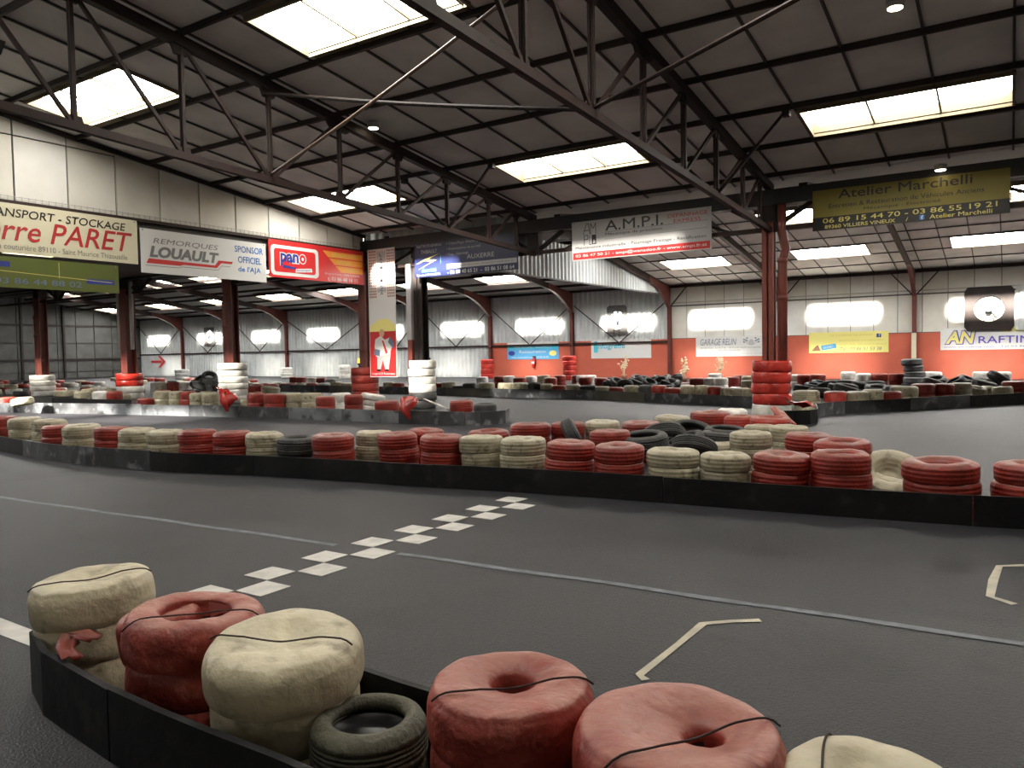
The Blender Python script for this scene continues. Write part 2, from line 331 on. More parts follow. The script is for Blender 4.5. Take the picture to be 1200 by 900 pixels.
# corrugated partition hanging in the far nave, and the strip above the girder
wp = struct(corr(lambda t: ((-16, 17.6 + 22.9 * t, 4.56), (-16, 17.6 + 22.9 * t, min(6.12, z2(17.6 + 22.9 * t) + .05))), 72, .08, (1, 0, 0), 'wall_partition', 'metal_sheet'))
MB().bar((-15.93, 17.6, 4.58), (-15.93, 40.4, 4.58), .05, .06).put('edge_trim', 'metal_under', wp)
ws = struct(corr(lambda t: ((-16.5 + 5.9 * t, 17.55, 4.2), (-16.5 + 5.9 * t, 17.55, 5.3)), 18, .05, (0, -1, 0), 'wall_valley', 'metal_sheet'))
struct(MB().box((-68, 17.38, 4.6), (-16.6, 17.46, 5.35)).put('wall_step', 'metal_under'))
# walls out of view that close the building
struct(MB().box((11, -5, 0), (11.2, 42, 8)).put('wall_right', 'wallpanel'))
struct(MB().box((-68, 41.9, 0), (11, 42, 5.2)).put('wall_outer', 'ceiling_back'))
bk = MB()
bk.box((-68, -5.2, 0), (11, -5, 8.2))
struct(bk.put('wall_back', 'wallpanel'))
# ---------------------------------------------------------------- painted marks on the track
def strip(name, m, pts, w_, parent=None, z=.004):
    b = MB(); P = [Vector((p[0], p[1], 0)) for p in pts]; k = []
    for i, p in enumerate(P):
        d = (P[min(i + 1, len(P) - 1)] - P[max(i - 1, 0)]).normalized(); nrm = Vector((-d.y, d.x, 0)); ww = w_ * (1 + .12 * math.sin(i * 2.7) + .08 * math.sin(i * 5.1))
        k.append((p + nrm * ww / 2, p - nrm * ww / 2))
    for i in range(len(k) - 1):
        b.quad((*k[i][0][:2], z), (*k[i][1][:2], z), (*k[i + 1][1][:2], z), (*k[i + 1][0][:2], z))
    return b.put(name, m, parent)
pts = [(-16 + .35 * i, 3.97 + .053 * (-16 + .35 * i + 16) + .012 * math.sin(i * 1.3)) for i in range(33)]
tl = [(-16, 3.75), (-9.92, 4.21), (-4.88, 4.54), (-2.52, 4.70), (.07, 4.84), (4, 5.02)]
def interp(x):
    for (a, b_), (c, d) in zip(tl, tl[1:]):
        if x <= c: return b_ + (d - b_) * (x - a) / (c - a)
for (a, b_, lab) in ((-16, -4.75, 'long pale line painted across the track left of the chequered start line'), (-4.1, 4, 'grey blue line painted across the track right of the chequered start line')):
    n = int((b_ - a) / .25); tag(strip('painted_line', 'line', [(a + (b_ - a) * i / n, interp(a + (b_ - a) * i / n) + .01 * math.sin(i * 1.1)) for i in range(n + 1)], .065), lab, 'track line')
sq = empty('start_line', (-4.42, 5, 0), 0, 'start line of staggered white squares painted on the dark track', 'start line')
for k in range(8):
    for side in (0, 1):
        y = (3.30 + .5335 * k) if side else (3.035 + .5335 * k); x = (-4.43 if side else -4.695) + .013 * (y - 3.5)
        if side and k == 7: continue
        MB().box((x + 4.42 + .004, y - 5 + .004, .001), (x + 4.42 + .258, y - 5 + .262, .005)).put('white_square', 'white_paint', sq)
tag(strip('painted_mark', 'cream_paint', [(-1.47, 3.40), (-1.52, 3.44), (-1.5, 3.9), (-1.49, 4.28), (-1.36, 4.40), (-1.22, 4.50)], .045), 'thin cream bracket painted on the track behind the front red tires', 'track mark')
tag(strip('painted_mark', 'cream_paint', [(.22, 6.66), (.09, 6.57), (-.06, 6.46), (-.09, 6.05), (-.1, 5.65), (.03, 5.55)], .05), 'thin cream bracket painted on the track near the right edge', 'track mark')
tag(strip('painted_mark', 'white_paint', [(-6.6, 2.13), (-5.5, 2.13), (-4.3, 2.13)], .15), 'broad white band painted on the floor left of the front white tire', 'track mark')
# ---------------------------------------------------------------- steelwork
TX = [(-16.4 + 6 * k) for k in range(0, 5)]
def truss(x, label):
    r = empty('roof_truss', (x, YG, 0), 0, label, 'truss')
    P_ = lambda y, z: (0, y - YG, z)
    top = lambda y: z1(y) - .17
    bot = lambda y: 4.13 + .047 * (YG - y)
    MB().bar(P_(2, top(2)), P_(YG, top(YG)), .13, .16).put('top_chord', 'steel_dark', r)
    MB().bar(P_(2, bot(2)), P_(YG, bot(YG)), .10, .11).put('bottom_chord', 'steel_brown', r)
    ny = [3.9, 5.5, 7.1, 8.7, 10.3, 11.9, 13.5, 15.1, 16.3]
    for i, y in enumerate(ny):
        thin = 8 < y < 14
        for s in ((-1, 1) if not thin else (0,)):
            MB().bar(P_(y, bot(y)), P_(y, top(y)), .04, .05) if 0 else None
        MB().bar((-.025, y - YG, bot(y)), (-.025, y - YG, top(y)), .035, .05).bar((.025, y - YG, bot(y)), (.025, y - YG, top(y)), .035, .05).put('post', 'steel_brown', r)
        if i < len(ny) - 1:
            y2 = ny[i + 1]
            (a, b) = ((y, top(y)), (y2, bot(y2))) if y < 8 else ((y2, top(y2)), (y, bot(y)))
            MB().bar(P_(*a), P_(*b), .05, .05).put('diagonal', 'steel_brown', r)
        g = .16 if abs(y - 8.7) > .1 else .26
        MB().prism([(y - g - YG, bot(y) - .06), (y + g - YG, bot(y + g) - .06), (y + g * .6 - YG, bot(y) + .14), (y - g * .6 - YG, bot(y) + .14)], -.012, .012).put('gusset_plate', 'steel_brown', r)
        g = .2 if abs(y - 10.3) > .1 else .38
        MB().prism([(y - g - YG, top(y - g)), (y + g - YG, top(y + g)), (y + g * .5 - YG, top(y) - .2), (y - g * .5 - YG, top(y) - .2)], -.03, .03).put('gusset_plate', 'steel_dark', r)
    for s in (-1, 1):       # fly braces from the purlins down to the bottom chord
        MB().bar((s * 1.2, 13.5 - YG, z1(13.5) - .1), (0, 13.5 - YG, bot(13.5)), .045, .045).put('fly_brace', 'steel_dark', r)
        MB().box((s * 1.2 - .06, 13.44 - YG, z1(13.5) - .2), (s * 1.2 + .06, 13.56 - YG, z1(13.5) - .06)).put('brace_plate', 'steel_dark', r)
    return r
truss(-10.4, 'dark steel lattice roof truss ending above the navy banner')
truss(-4.4, 'dark steel lattice roof truss ending on the round piped red column')
truss(1.6, 'steel lattice roof truss beyond the top right corner')
def rod(p, q, r_, m, label):
    b = MB(); p = Vector(p); q = Vector(q); b.tube([p.lerp(q, t / 6) - Vector((0, 0, .05 * math.sin(PI * t / 6))) for t in range(7)], r_, 8)
    o = b.put('brace_tube', m); tag(o, label, 'brace')
rod((-10.4, 8.7, 4.62), (-4.4, 7.7, 5.95), .026, 'rod_light', 'pale brace tube rising from the left truss to the middle truss')
rod((-10.4, 8.6, 5.95), (-4.4, 8.4, 4.52), .03, 'steel_dark', 'dark brace tube sloping down from the left truss to the middle truss')
rod((-4.4, 8.7, 4.60), (1.6, 7.7, 5.95), .03, 'steel_brown', 'pale brown brace tube rising right from the middle truss')
# valley girder on the columns
g = empty('valley_girder', (-3, YG, 0), 0, 'long dark steel girder carrying the roof valley above the columns', 'girder')
def gp(x, z): return (x + 3, 0, z)
MB().box((-63.8, -.16, 4.66), (13.8, .14, 4.99)).put('top_beam', 'black_metal', g)
MB().bar(gp(-66.8, 4.16), gp(10.8, 4.16), .09, .09).put('bottom_tie', 'steel_brown', g)
for k in range(-9, 5):
    x = -4.4 + 6 * k
    for s in (-1, 1):
        MB().bar(gp(x + s * .05, 4.18), gp(x + s * .85, 4.66), .09, .09).put('knee_strut', 'steel_dark', g)
        if x > -18:
            MB().bar(gp(x + s * 2.1, 4.66), gp(x + s * .9, 4.18), .06, .06).put('web_diagonal', 'steel_dark', g)
            MB().bar(gp(x + s * 2.1, 4.66), gp(x + s * 3.0, 4.18), .06, .06).put('web_diagonal', 'steel_dark', g)
    MB().box((x + 3 - .16, -.1, 4.1), (x + 3 + .16, .1, 4.7)).put('gusset_box', 'steel_dark', g)
def hcol(x, y, h, m, label, w_=.26, pipe=None, plinth=None):
    r = empty('column', (x, y, 0), 0, label, 'column')
    b = MB(); b.box((-w_ / 2, -w_ / 2, 0), (w_ / 2, -w_ / 2 + .03, h)); b.box((-w_ / 2, w_ / 2 - .03, 0), (w_ / 2, w_ / 2, h)); b.box((-.015, -w_ / 2, 0), (.015, w_ / 2, h)); b.put('shaft', m, r)
    MB().box((-w_ / 2 - .03, -w_ / 2 - .03, h - .35), (w_ / 2 + .03, w_ / 2 + .03, h)).put('cap_plate', 'steel_dark', r)
    if pipe:
        px_, rr = pipe
        p = MB(); p.tube([(px_ - .02, -.02, h), (px_ - .02, -.02, 4.1), (px_ + .06, -.02, 3.7), (px_, -.04, 3.45), (px_, -.04, .1)], rr, 14); o = p.put('downpipe', m, r, True)
        for z in (3.42, 2.62): MB().tube([(px_, -.04, z), (px_, -.04, z + .09)], rr * 1.12, 14).put('pipe_collar', m, r, True)
    return r
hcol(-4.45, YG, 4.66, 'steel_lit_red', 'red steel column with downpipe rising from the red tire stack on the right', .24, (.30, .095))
hcol(-16.45, YG, 4.66, 'steel_red', 'red brown column left of the tall pizza banner', .3)
hcol(-22.75, YG, 4.66, 'steel_red', 'red column with downpipe rising from the tall white wrapped tires', .3, (-.26, .15))
c = hcol(-29.2, YG, 4.66, 'steel_red', 'dark red column between two pale tubes, second from left', .42)
for s, zz in ((-1, 1.95), (1, 1.95)): MB().tube([(s * .36 - (.08 if s < 0 else 0), -.05, 4.6), (s * .36 - (.06 if s < 0 else 0), -.05, zz)], .12 if s < 0 else .075, 10).put('drop_pipe', 'pipe_grey', c, True)
hcol(-35.9, YG, 4.66, 'steel_red', 'leftmost red column with downpipe and low white wrapped tires', .34, (-.26, .16))
c = hcol(-14.4, 17.35, 4.7, 'steel_dark', 'dark column with pale side board right of the pizza banner', .3)
MB().box((-.38, -.2, 2.0), (-.20, -.05, 4.2)).put('pale_board', 'p_lgrey', c); MB().box((-.36, -.2, 0), (-.2, -.05, 2.0)).put('red_board', 'steel_lit_red', c)
for x in (-42, -48.2): hcol(x, YG, 4.66, 'steel_red', 'red column beyond the left edge of the picture, %s' % ('nearer' if x > -45 else 'farther'), .34)
# portal frames of the far nave
def frame(x, label, pale=False):
    r = empty('portal_frame', (x, YW - .2, 0), 0, label, 'steel frame'); y0 = YW - .2; wd = .09
    m = 'steel_red'
    b = MB(); b.box((-wd, -.12, 0), (wd, -.10, 3.9)); b.box((-wd, .10, 0), (wd, .12, 3.9)); b.box((-.01, -.11, 0), (.01, .11, 3.9)); b.put('column', m, r)
    if pale: MB().box((-wd - .01, -.135, 0), (wd + .01, -.121, 2.15)).put('painted_foot', 'p_cream', r)
    P2 = lambda y, d: (y - y0, z2(y) - d)
    hp = [P2(y0 + .12, .1), P2(y0 + .12, 1.25), (-.12, z2(y0) - 1.25)]
    for i in range(1, 8):
        t = i / 7; yy = y0 - .12 - 2.6 * t; hp.append(P2(yy, .1 + .34 + .85 * (1 - t) ** 2))
    hp.append(P2(y0 - 2.72, .1)); MB().prism(hp, -.02, .02).put('haunch_web', m, r)
    fl = MB(); pr = hp[2:-1]
    for a, b_ in zip(pr, pr[1:]): fl.bar((0, a[0], a[1]), (0, b_[0], b_[1]), wd * 2, .02)
    fl.put('haunch_flange', m, r)
    b = MB(); ya = y0 - 2.7
    b.prism([P2(ya, .1), P2(ya, .44), P2(29, .44), P2(29, .1)], -.015, .015); b.prism([P2(ya, .42), P2(ya, .45), P2(29, .45), P2(29, .42)], -wd, wd); b.put('rafter', 'steel_brown', r)
    MB().prism([P2(28.9, .1), P2(28.9, .45), P2(17.5, .45), P2(17.5, .1)], -wd, wd).put('rafter', 'steel_brown', r)
    return r
FX = [(-3.8, 'steel frame of the far nave with pale painted foot and haunched rafter'), (-9.9, 'steel frame of the far nave behind the right red column'), (-15.8, 'steel frame between the white panels and the corrugated wall'),
      (-21.9, 'steel frame between the blue banner and the white banner with turquoise letter'), (-27.8, 'steel frame at the left end of the red painted wall'), (-33.3, 'steel frame behind the dark column beside the pizza banner'), (-38.3, 'steel frame behind the red tire stack with the beacon'),
      (-46.9, 'steel frame with a small white tire stack at its foot'), (-53.2, 'steel frame of the corrugated wall hidden behind the white wrapped column'), (-60.2, 'steel frame at the left end of the corrugated wall beside the arrow')]
for i, (x, l) in enumerate(FX): frame(x, l, i == 0)
frame(2.4, 'steel frame beyond the right edge of the picture')
xs = [f[0] for f in FX][::-1] + []
xs = [-66.6] + xs
for a, b_ in zip(xs, xs[1:]):
    if b_ > -15: continue
    r = empty('wall_bracing', ((a + b_) / 2, YW - .2, 0), 0, 'thin steel bracing rods on the corrugated wall %s' % {-60.2: 'above the pink arrow', -53.2: 'around the small left fan', -46.9: 'right of the white wrapped column', -38.3: 'behind the bright sun patch on the left', -33.3: 'behind the pizza banner', -27.8: 'left of the red painted wall', -21.9: 'above the blue banner', -15.8: 'around the middle fan'}.get(b_, 'at the corner'), 'bracing')
    h = (b_ - a) / 2
    for s in (-1, 1): MB().bar((s * (h - .15), 0, 4.25), (0, 0, 2.0), .05, .05).put('rod', 'steel_brown', r)
for (x, s) in ((-9.9, 1), (-9.9, -1), (-3.8, 1), (-3.8, -1), (-15.8, 1)):
    tag(MB().bar((x + s * .1, YW - .25, 3.95), (x + s * 1.0, YW - .25, 4.98), .05, .05).put('knee_brace', 'steel_brown'), 'short %s knee brace of the frame %s' % ('right' if s > 0 else 'left', {-9.9: 'behind the piped red column', -3.8: 'with the pale painted foot', -15.8: 'beside the corrugated wall'}[x]), 'brace')
# ceiling lamps and fixture
for (x, y, lab) in ((-10.15, 10.95, 'small round warm ceiling lamp glowing beside the left truss'), (-1.27, 11.0, 'small round warm ceiling lamp glowing at the top right'), (-1.15, 17.0, 'small warm lamp glowing above the yellow and black banner')):
    z = z1(y) - .06 if y < 16 else 4.60 + .34
    r = empty('ceiling_lamp', (x, y - (.25 if y > 16 else 0), z), 0, lab, 'lamp')
    MB().tube([(0, 0, -.05), (0, 0, .05)], .11, 16).put('housing', 'p_lgrey', r, True); MB().tube([(0, 0, -.06), (0, 0, -.045)], .09, 16).put('diffuser', 'lamp', r)
fx = empty('reflection_box', (-12.9, 5.25, 6.2), .2, 'grey green box fixture under the roof in the top left corner', 'reflection')  # solid box built in place of a reflection in the window glass
b = MB(); b.prism([(-.3, .1), (.3, .1), (.22, -.12), (-.22, -.12)], -.5, .5); b.put('casing', 'concrete', fx)
MB().box((-.42, -.2, -.14), (.42, .2, -.12)).put('grille', 'p_lgrey', fx)
for s in (-.3, .3): MB().bar((s, 0, .1), (s, 0, .45), .03, .03).put('hanger', 'steel_dark', fx)
# fans in the far wall
def fan(x, z, rr, label, w_, h_, corr_side=False):
    r = empty('wall_fan', (x, YW - .16, z), 0, label, 'fan')
    n = 36; b = MB()
    out = []
    for i in range(n):
        t = 2 * PI * i / n; c_, s_ = math.cos(t), math.sin(t); k = max(abs(c_) / w_, abs(s_) / h_); out.append((c_ / k, s_ / k))
    for i in range(n):
        t = 2 * PI * i / n; b.v += [(rr * math.cos(t), 0, rr * math.sin(t)), (out[i][0], 0, out[i][1]), (rr * math.cos(t), .12, rr * math.sin(t))]
    for i in range(n):
        j = (i + 1) % n; b.f += [(3 * i, 3 * i + 1, 3 * j + 1, 3 * j), (3 * i, 3 * j, 3 * j + 2, 3 * i + 2)]
    b.put('mounting_plate', 'steel_dark' if corr_side else 'metal_under', r)
    d = MB(); d.v = [(rr * math.cos(2 * PI * i / n), .11, rr * math.sin(2 * PI * i / n)) for i in range(n)]; d.f = [tuple(range(n))]; d.put('daylight_opening', 'daylight', r)
    mo = MB().tube([(0, -.2, 0), (0, .02, 0)], rr * .25, 12).put('motor', 'p_slate', r)
    for s in (-1, 1): MB().bar((s * rr * .32, -.06, -h_), (s * rr * .32, -.06, h_ * .6), .03, .03).put('motor_bracket', 'steel_dark', r)
    for k in range(4):
        t = k * PI / 2 + .6; MB().quad((0, .02, 0), (rr * .9 * math.cos(t), .0, rr * .9 * math.sin(t)), (rr * .9 * math.cos(t + .12), .05, rr * .9 * math.sin(t + .12))).put('blade', 'p_slate', mo)
    return r
fan(-19.0, 3.30, .52, 'round wall fan with dark plate above the white banner with turquoise letter', .62, .85)
r = fan(-.85, 3.15, .58, 'large round wall fan above the white and violet rafting banner', .95, .98, True)
corr(lambda t: ((1.0 + .95 * t, 0, -.98), (1.0 + .95 * t, 0, .98)), 3, .05, (0, -1, 0), 'side_sheet', 'metal_sheet', r)
fan(-56.5, 3.3, .55, 'small round wall fan glowing in the dark corrugated wall at left', .7, .8)
# ---------------------------------------------------------------- banners
def text(parent, s, x0, x1, z0, z1_, m, name='lettering', bold=0, off=0, shear=0, lift=.006, rot=0):
    cu = bpy.data.curves.new('t', 'FONT'); cu.body = s; cu.size = 1; cu.offset = off; cu.shear = shear; cu.resolution_u = 3; cu.fill_mode = 'FRONT'
    o = bpy.data.objects.new('t', cu); C.objects.link(o); dg = bpy.context.evaluated_depsgraph_get()
    me = bpy.data.meshes.new_from_object(o.evaluated_get(dg)); bpy.data.objects.remove(o); bpy.data.curves.remove(cu)
    xs_ = [v.co.x for v in me.vertices]; ys_ = [v.co.y for v in me.vertices]; ax, bx = min(xs_), max(xs_); ay, by = min(ys_), max(ys_)
    for v in me.vertices:
        u = (v.co.x - ax) / (bx - ax); t = (v.co.y - ay) / (by - ay)
        X = x0 + u * (x1 - x0); Y = z0 + t * (z1_ - z0)
        if rot: cx, cy = (x0 + x1) / 2, (z0 + z1_) / 2; X, Y = cx + (X - cx) * math.cos(rot) - (Y - cy) * math.sin(rot), cy + (X - cx) * math.sin(rot) + (Y - cy) * math.cos(rot)
        v.co = (X, Y, lift)
    if bold:
        vs = [tuple(v.co) for v in me.vertices]; fs = [tuple(p.vertices) for p in me.polygons]; d_ = bold * (z1_ - z0) * .55; V_ = []; F_ = []
        for q, (dx, dy) in enumerate(((-d_, 0), (d_, 0), (0, d_), (0, -d_))):
            k = len(V_); V_ += [(x + dx, y + dy, z + q * .0006) for x, y, z in vs]; F_ += [tuple(i + k for i in f) for f in fs]
        me = bpy.data.meshes.new(name); me.from_pydata(V_, [], F_)
    me.materials.clear(); me.materials.append(M[m]); me.name = name
    return link(name, me, parent)
def poly(parent, name, pts, m, lift=.003):
    return me_obj(name, [(x, y, lift) for x, y in pts], [tuple(range(len(pts)))], m, parent)
def rect(parent, name, x0, y0, x1, y1, m, lift=.003): return poly(parent, name, [(x0, y0), (x1, y0), (x1, y1), (x0, y1)], m, lift)
def disc(parent, name, x, y, rx, ry, m, lift=.004, n=20): return poly(parent, name, [(x + rx * math.cos(2 * PI * i / n), y + ry * math.sin(2 * PI * i / n)) for i in range(n)], m, lift)
def line(parent, name, pts, w_, m, lift=.004):
    b = MB()
    for (a, b_) in zip(pts, pts[1:]):
        d = Vector((b_[0] - a[0], b_[1] - a[1])).normalized(); n = Vector((-d.y, d.x)) * w_ / 2
        b.quad((a[0] + n.x, a[1] + n.y, lift), (a[0] - n.x, a[1] - n.y, lift), (b_[0] - n.x, b_[1] - n.y, lift), (b_[0] + n.x, b_[1] + n.y, lift))
    return b.put(name, m, parent)
def banner(o_, ud, W, H_, m, label, name='banner', cord=4.72):
    r = bpy.data.objects.new(name, None); C.objects.link(r); u = Vector((1, 0, 0)) if ud == 'x' else Vector((0, 1, 0)); v = Vector((0, 0, 1)); n = u.cross(v)
    r.matrix_world = Matrix(((u.x, v.x, n.x, o_[0]), (u.y, v.y, n.y, o_[1]), (u.z, v.z, n.z, o_[2]), (0, 0, 0, 1)))
    tag(r, label, 'banner')
    b = MB(); b.box((0, 0, -.02), (W, H_, 0)); b.put('panel', m, r)
    for x in (.06, W - .06):
        MB().box((x - .012, H_ - .05, -.022), (x + .012, H_ - .02, .004)).put('eyelet', 'p_grey', r)
        if cord: MB().tube([(x, H_ - .03, -.02), (x, cord - o_[2], -.03)], .006, 5).put('hanging_cord', 'black_metal', r)
    return r
GX = -16.3
# TRANSPORT banner
b = banner((GX, 6.35, 3.69), 'y', 3.55, .96, 'p_cream', 'cream banner with black and dark red lettering, leftmost on the gable')
text(b, 'TRANSPORT - STOCKAGE', .42, 3.28, .70, .86, 'p_black', bold=.02, shear=.15)
text(b, 'Pierre PARET', .1, 3.42, .25, .66, 'p_dred', bold=.02, shear=.25)
text(b, '12 rue de la couturi\u00e8re 89110 - Saint Maurice Thizouaille', .15, 3.3, .07, .18, 'p_grey')
# yellow-green banner underneath
b = banner((GX - .02, 5.9, 3.02), 'y', 3.55, .60, 'p_olive', 'yellow green banner with dark digits hanging below the cream banner')
text(b, '03 86 44 88 02', 1.1, 2.75, .08, .19, 'p_slate', bold=.02)
line(b, 'pale_line', [(.3, .36), (3.4, .22)], .012, 'p_gold'); line(b, 'pale_line', [(2.3, .56), (2.3, .24)], .012, 'p_gold')
rect(b, 'blue_patch', 2.85, .17, 3.45, .27, 'p_dblue'); rect(b, 'blue_patch', 1.2, .4, 1.38, .5, 'p_dblue')
# LOUAULT
b = banner((GX, 9.97, 3.52), 'y', 3.44, .99, 'p_white', 'white banner with grey lettering, red stripe and blue words')
text(b, 'REMORQUES', .30, 2.0, .66, .80, 'p_grey', shear=.2)
text(b, 'LOUAULT', .2, 2.02, .36, .62, 'p_grey', off=.05, shear=.2)
poly(b, 'red_stripe', [(.12, .22), (.95, .22), (1.05, .25), (1.95, .25), (2.08, .38), (2.38, .38), (2.42, .44), (2.0, .44), (1.9, .31), (.18, .33)], 'p_red')
line(b, 'thin_line', [(.1, .17), (.92, .17), (1.0, .2), (1.98, .2), (2.08, .31), (2.34, .31)], .012, 'p_grey')
text(b, 'SPONSOR', 2.48, 3.34, .70, .86, 'p_blue', bold=.02); text(b, 'OFFICIEL', 2.57, 3.28, .44, .60, 'p_blue', bold=.02); text(b, "de l'AJA", 2.57, 3.26, .18, .35, 'p_blue', bold=.015)
# pano
b = banner((GX, 13.5, 3.68), 'y', 3.52, .99, 'p_red', 'red and orange banner with white framed blue lettering')
def rrect(x0, y0, x1, y1, r_, n=6):
    p = []
    for cx, cy, t0 in ((x1 - r_, y1 - r_, 0), (x0 + r_, y1 - r_, PI / 2), (x0 + r_, y0 + r_, PI), (x1 - r_, y0 + r_, 1.5 * PI)):
        p += [(cx + r_ * math.cos(t0 + PI / 2 * i / n), cy + r_ * math.sin(t0 + PI / 2 * i / n)) for i in range(n + 1)]
    return p
poly(b, 'white_frame', rrect(.06, .06, 1.72, .86, .12), 'p_white'); poly(b, 'red_field', rrect(.17, .15, 1.61, .77, .08), 'p_red', .005)
text(b, 'pan', .36, 1.02, .30, .68, 'p_white', off=.09, lift=.007); text(b, 'pan', .38, 1.0, .32, .66, 'p_dblue', off=.03, lift=.009)
disc(b, 'letter_o', 1.14, .55, .13, .14, 'p_white', .008); disc(b, 'letter_o', 1.14, .55, .105, .115, 'p_red', .0095); disc(b, 'letter_o', 1.14, .55, .04, .045, 'p_white', .011)
poly(b, 'blue_bar', [(.46, .27), (.86, .25), (.9, .31), (.46, .34)], 'p_dblue', .012); poly(b, 'white_bar', [(.88, .17), (1.48, .22), (1.46, .32), (.9, .27)], 'p_white', .012)
text(b, 'boutique', .93, 1.42, .21, .28, 'p_dblue', lift=.014, rot=.08)
for i, (x0, z0) in enumerate(((1.88, .70), (2.12, .50), (2.36, .30))):
    poly(b, 'orange_bar', [(x0, z0 + .17), (x0 + .21, z0), (3.46, z0), (3.46, z0 + .17)], 'p_orange')
for s, x0, x1, z0 in (('ENSEIGNES', 2.25, 3.2, .74), ('STICKERS', 2.45, 3.0, .54), ('PANNEAUX', 2.75, 3.3, .34)): text(b, s, x0, x1, z0, z0 + .09, 'p_gold')
text(b, '63 rue de Preuilly   89000 AUXERRE', 1.95, 3.32, .19, .26, 'p_white'); text(b, 't. 03 86 48 16 15', 2.05, 3.25, .04, .15, 'p_white', bold=.01)
# tall pizza banner between two columns
b = banner((-16.12, 17.0, .92), 'x', 1.06, 3.78, 'p_white', cord=4.75, label='tall narrow banner with white suited figure on red, hanging between two columns')
for side in (0, 1):
    k = MB()
    for i in range(4):
        for j in range(17):
            x = (.05 + i * .075) if side == 0 else (.76 + i * .075); z = 2.35 + j * .083; k.quad((x, z, .003), (x + .05, z, .003), (x + .05, z + .055, .003), (x, z + .055, .003))
    tag(k.put('check_pattern', 'p_brown', b), kind='stuff')
rect(b, 'grey_strip', .36, 2.5, .72, 3.7, 'p_lgrey')
for i, ch in enumerate('LAZIAPIZZA'): text(b, ch, .48, .60, 3.55 - i * .125, 3.64 - i * .125, 'p_black', lift=.006)
rect(b, 'red_field', .02, .02, 1.04, 1.35, 'p_red'); poly(b, 'yellow_glow', [(.02, 1.35), (1.04, 1.35), (1.04, 1.5), (.75, 1.72), (.4, 1.7), (.02, 1.5)], 'p_lyellow')
poly(b, 'figure_legs', [(.30, .22), (.42, .22), (.52, .5), (.60, .22), (.74, .22), (.84, .72), (.3, .72)], 'p_lgrey', .006)
poly(b, 'figure_jacket', [(.26, .6), (.80, .68), (.92, .95), (.84, 1.18), (.62, 1.1), (.45, 1.22), (.24, 1.12), (.2, .9)], 'p_white', .008)
poly(b, 'figure_tie', [(.50, 1.08), (.56, 1.08), (.72, .72), (.64, .68)], 'p_red', .01)
poly(b, 'figure_arm', [(.16, .66), (.4, .62), (.42, .8), (.2, .84)], 'p_slate', .01); poly(b, 'figure_arm', [(.74, 1.02), (.94, .84), (.98, 1.02), (.82, 1.2)], 'p_slate', .01)
disc(b, 'figure_head', .50, 1.30, .1, .12, 'p_skin', .009)
for x in (.36, .67): disc(b, 'figure_shoe', x, .2, .09, .035, 'p_black', .01)
text(b, 'Drogo A.S.D Restauration', .08, .98, .05, .13, 'p_white', bold=.02, lift=.006)
# THIBAULT
b = banner((-14.3, 17.0, 3.75), 'x', 3.5, .96, 'p_navy', 'navy electrician banner with yellow lightning stroke, nearest the pizza banner')
text(b, 'ELECTRICITE GENERALE', .1, .98, .84, .91, 'p_lgrey'); text(b, 'THIBAULT', .24, .82, .66, .76, 'p_lgrey'); 
poly(b, 'yellow_stroke', [(.06, .38), (.9, .62), (.42, .50), (.80, .46), (.12, .22), (.62, .42), (.34, .46)], 'p_gold'); 
poly(b, 'yellow_stroke', [(.06, .38), (.34, .5), (.92, .64), (.4, .46)], 'p_gold', .006)
text(b, '\u00e9lectricit\u00e9', .26, .78, .14, .25, 'p_sky', shear=.2); text(b, 'Sylvain FERNANDES', .08, .92, .02, .09, 'p_white')
line(b, 'thin_line', [(.94, .35), (.94, .6)], .01, 'p_sky')
for s, z, x1 in (('\u2022 Chauffage \u00e9lectrique', .82, 2.35), ('\u2022 Automatisme de portail', .67, 2.3), ('\u2022 Pose - d\u00e9pannage', .52, 1.9)): text(b, s, 1.15, x1, z, z + .09, 'p_lgrey')
text(b, 'AUXERRE', 1.85, 2.75, .40, .52, 'p_lgrey', bold=.01); rect(b, 'white_bar', 1.15, .18, 3.46, .31, 'p_lgrey'); text(b, 'www.thibault-elec.com  contact@thibault-elec.fr', 1.25, 3.35, .21, .28, 'p_slate', lift=.008)
text(b, '- 06 08 40 65 21  -  03 86 51 08 64', 1.18, 3.38, .03, .13, 'p_white', bold=.03)
# AMPI
b = banner((-9.2, 17.0, 3.83), 'x', 3.54, .95, 'p_lgrey', 'grey banner with black serif lettering and red bottom strip')
rect(b, 'white_rim', 0, 0, 3.54, .02, 'p_white', .004); rect(b, 'red_strip', .03, .02, 3.51, .19, 'p_red')
for pts in ([(.32, .62), (.40, .88), (.46, .88), (.5, .62)], [(.35, .72), (.48, .72)], [(.52, .62), (.52, .88), (.59, .75), (.66, .88), (.66, .62)], [(.34, .36), (.34, .6), (.44, .6), (.44, .5), (.34, .5)], [(.49, .6), (.49, .37), (.54, .37)]): line(b, 'emblem', pts, .016, 'p_black')
rect(b, 'emblem', .55, .37, .67, .6, 'p_black'); poly(b, 'emblem', [(.58, .41), (.61, .5), (.63, .44), (.65, .46), (.64, .39), (.58, .39)], 'p_lgrey', .006)
text(b, 'A.M.P.I.', .92, 2.4, .66, .90, 'p_black', bold=.02); line(b, 'thin_line', [(.9, .63), (3.46, .66)], .01, 'p_grey')
text(b, 'M\u00e9canique de pr\u00e9cision', .92, 2.38, .53, .61, 'p_black'); line(b, 'thin_line', [(.9, .46), (3.46, .49)], .01, 'p_grey')
text(b, 'DEPANNAGE', 2.52, 3.46, .79, .88, 'p_dred'); text(b, 'EXPRESS', 2.66, 3.3, .67, .75, 'p_dred')
text(b, 'Maintenance industrielle - Tournage Fraisage - Rectification', .1, 3.42, .25, .34, 'p_black')
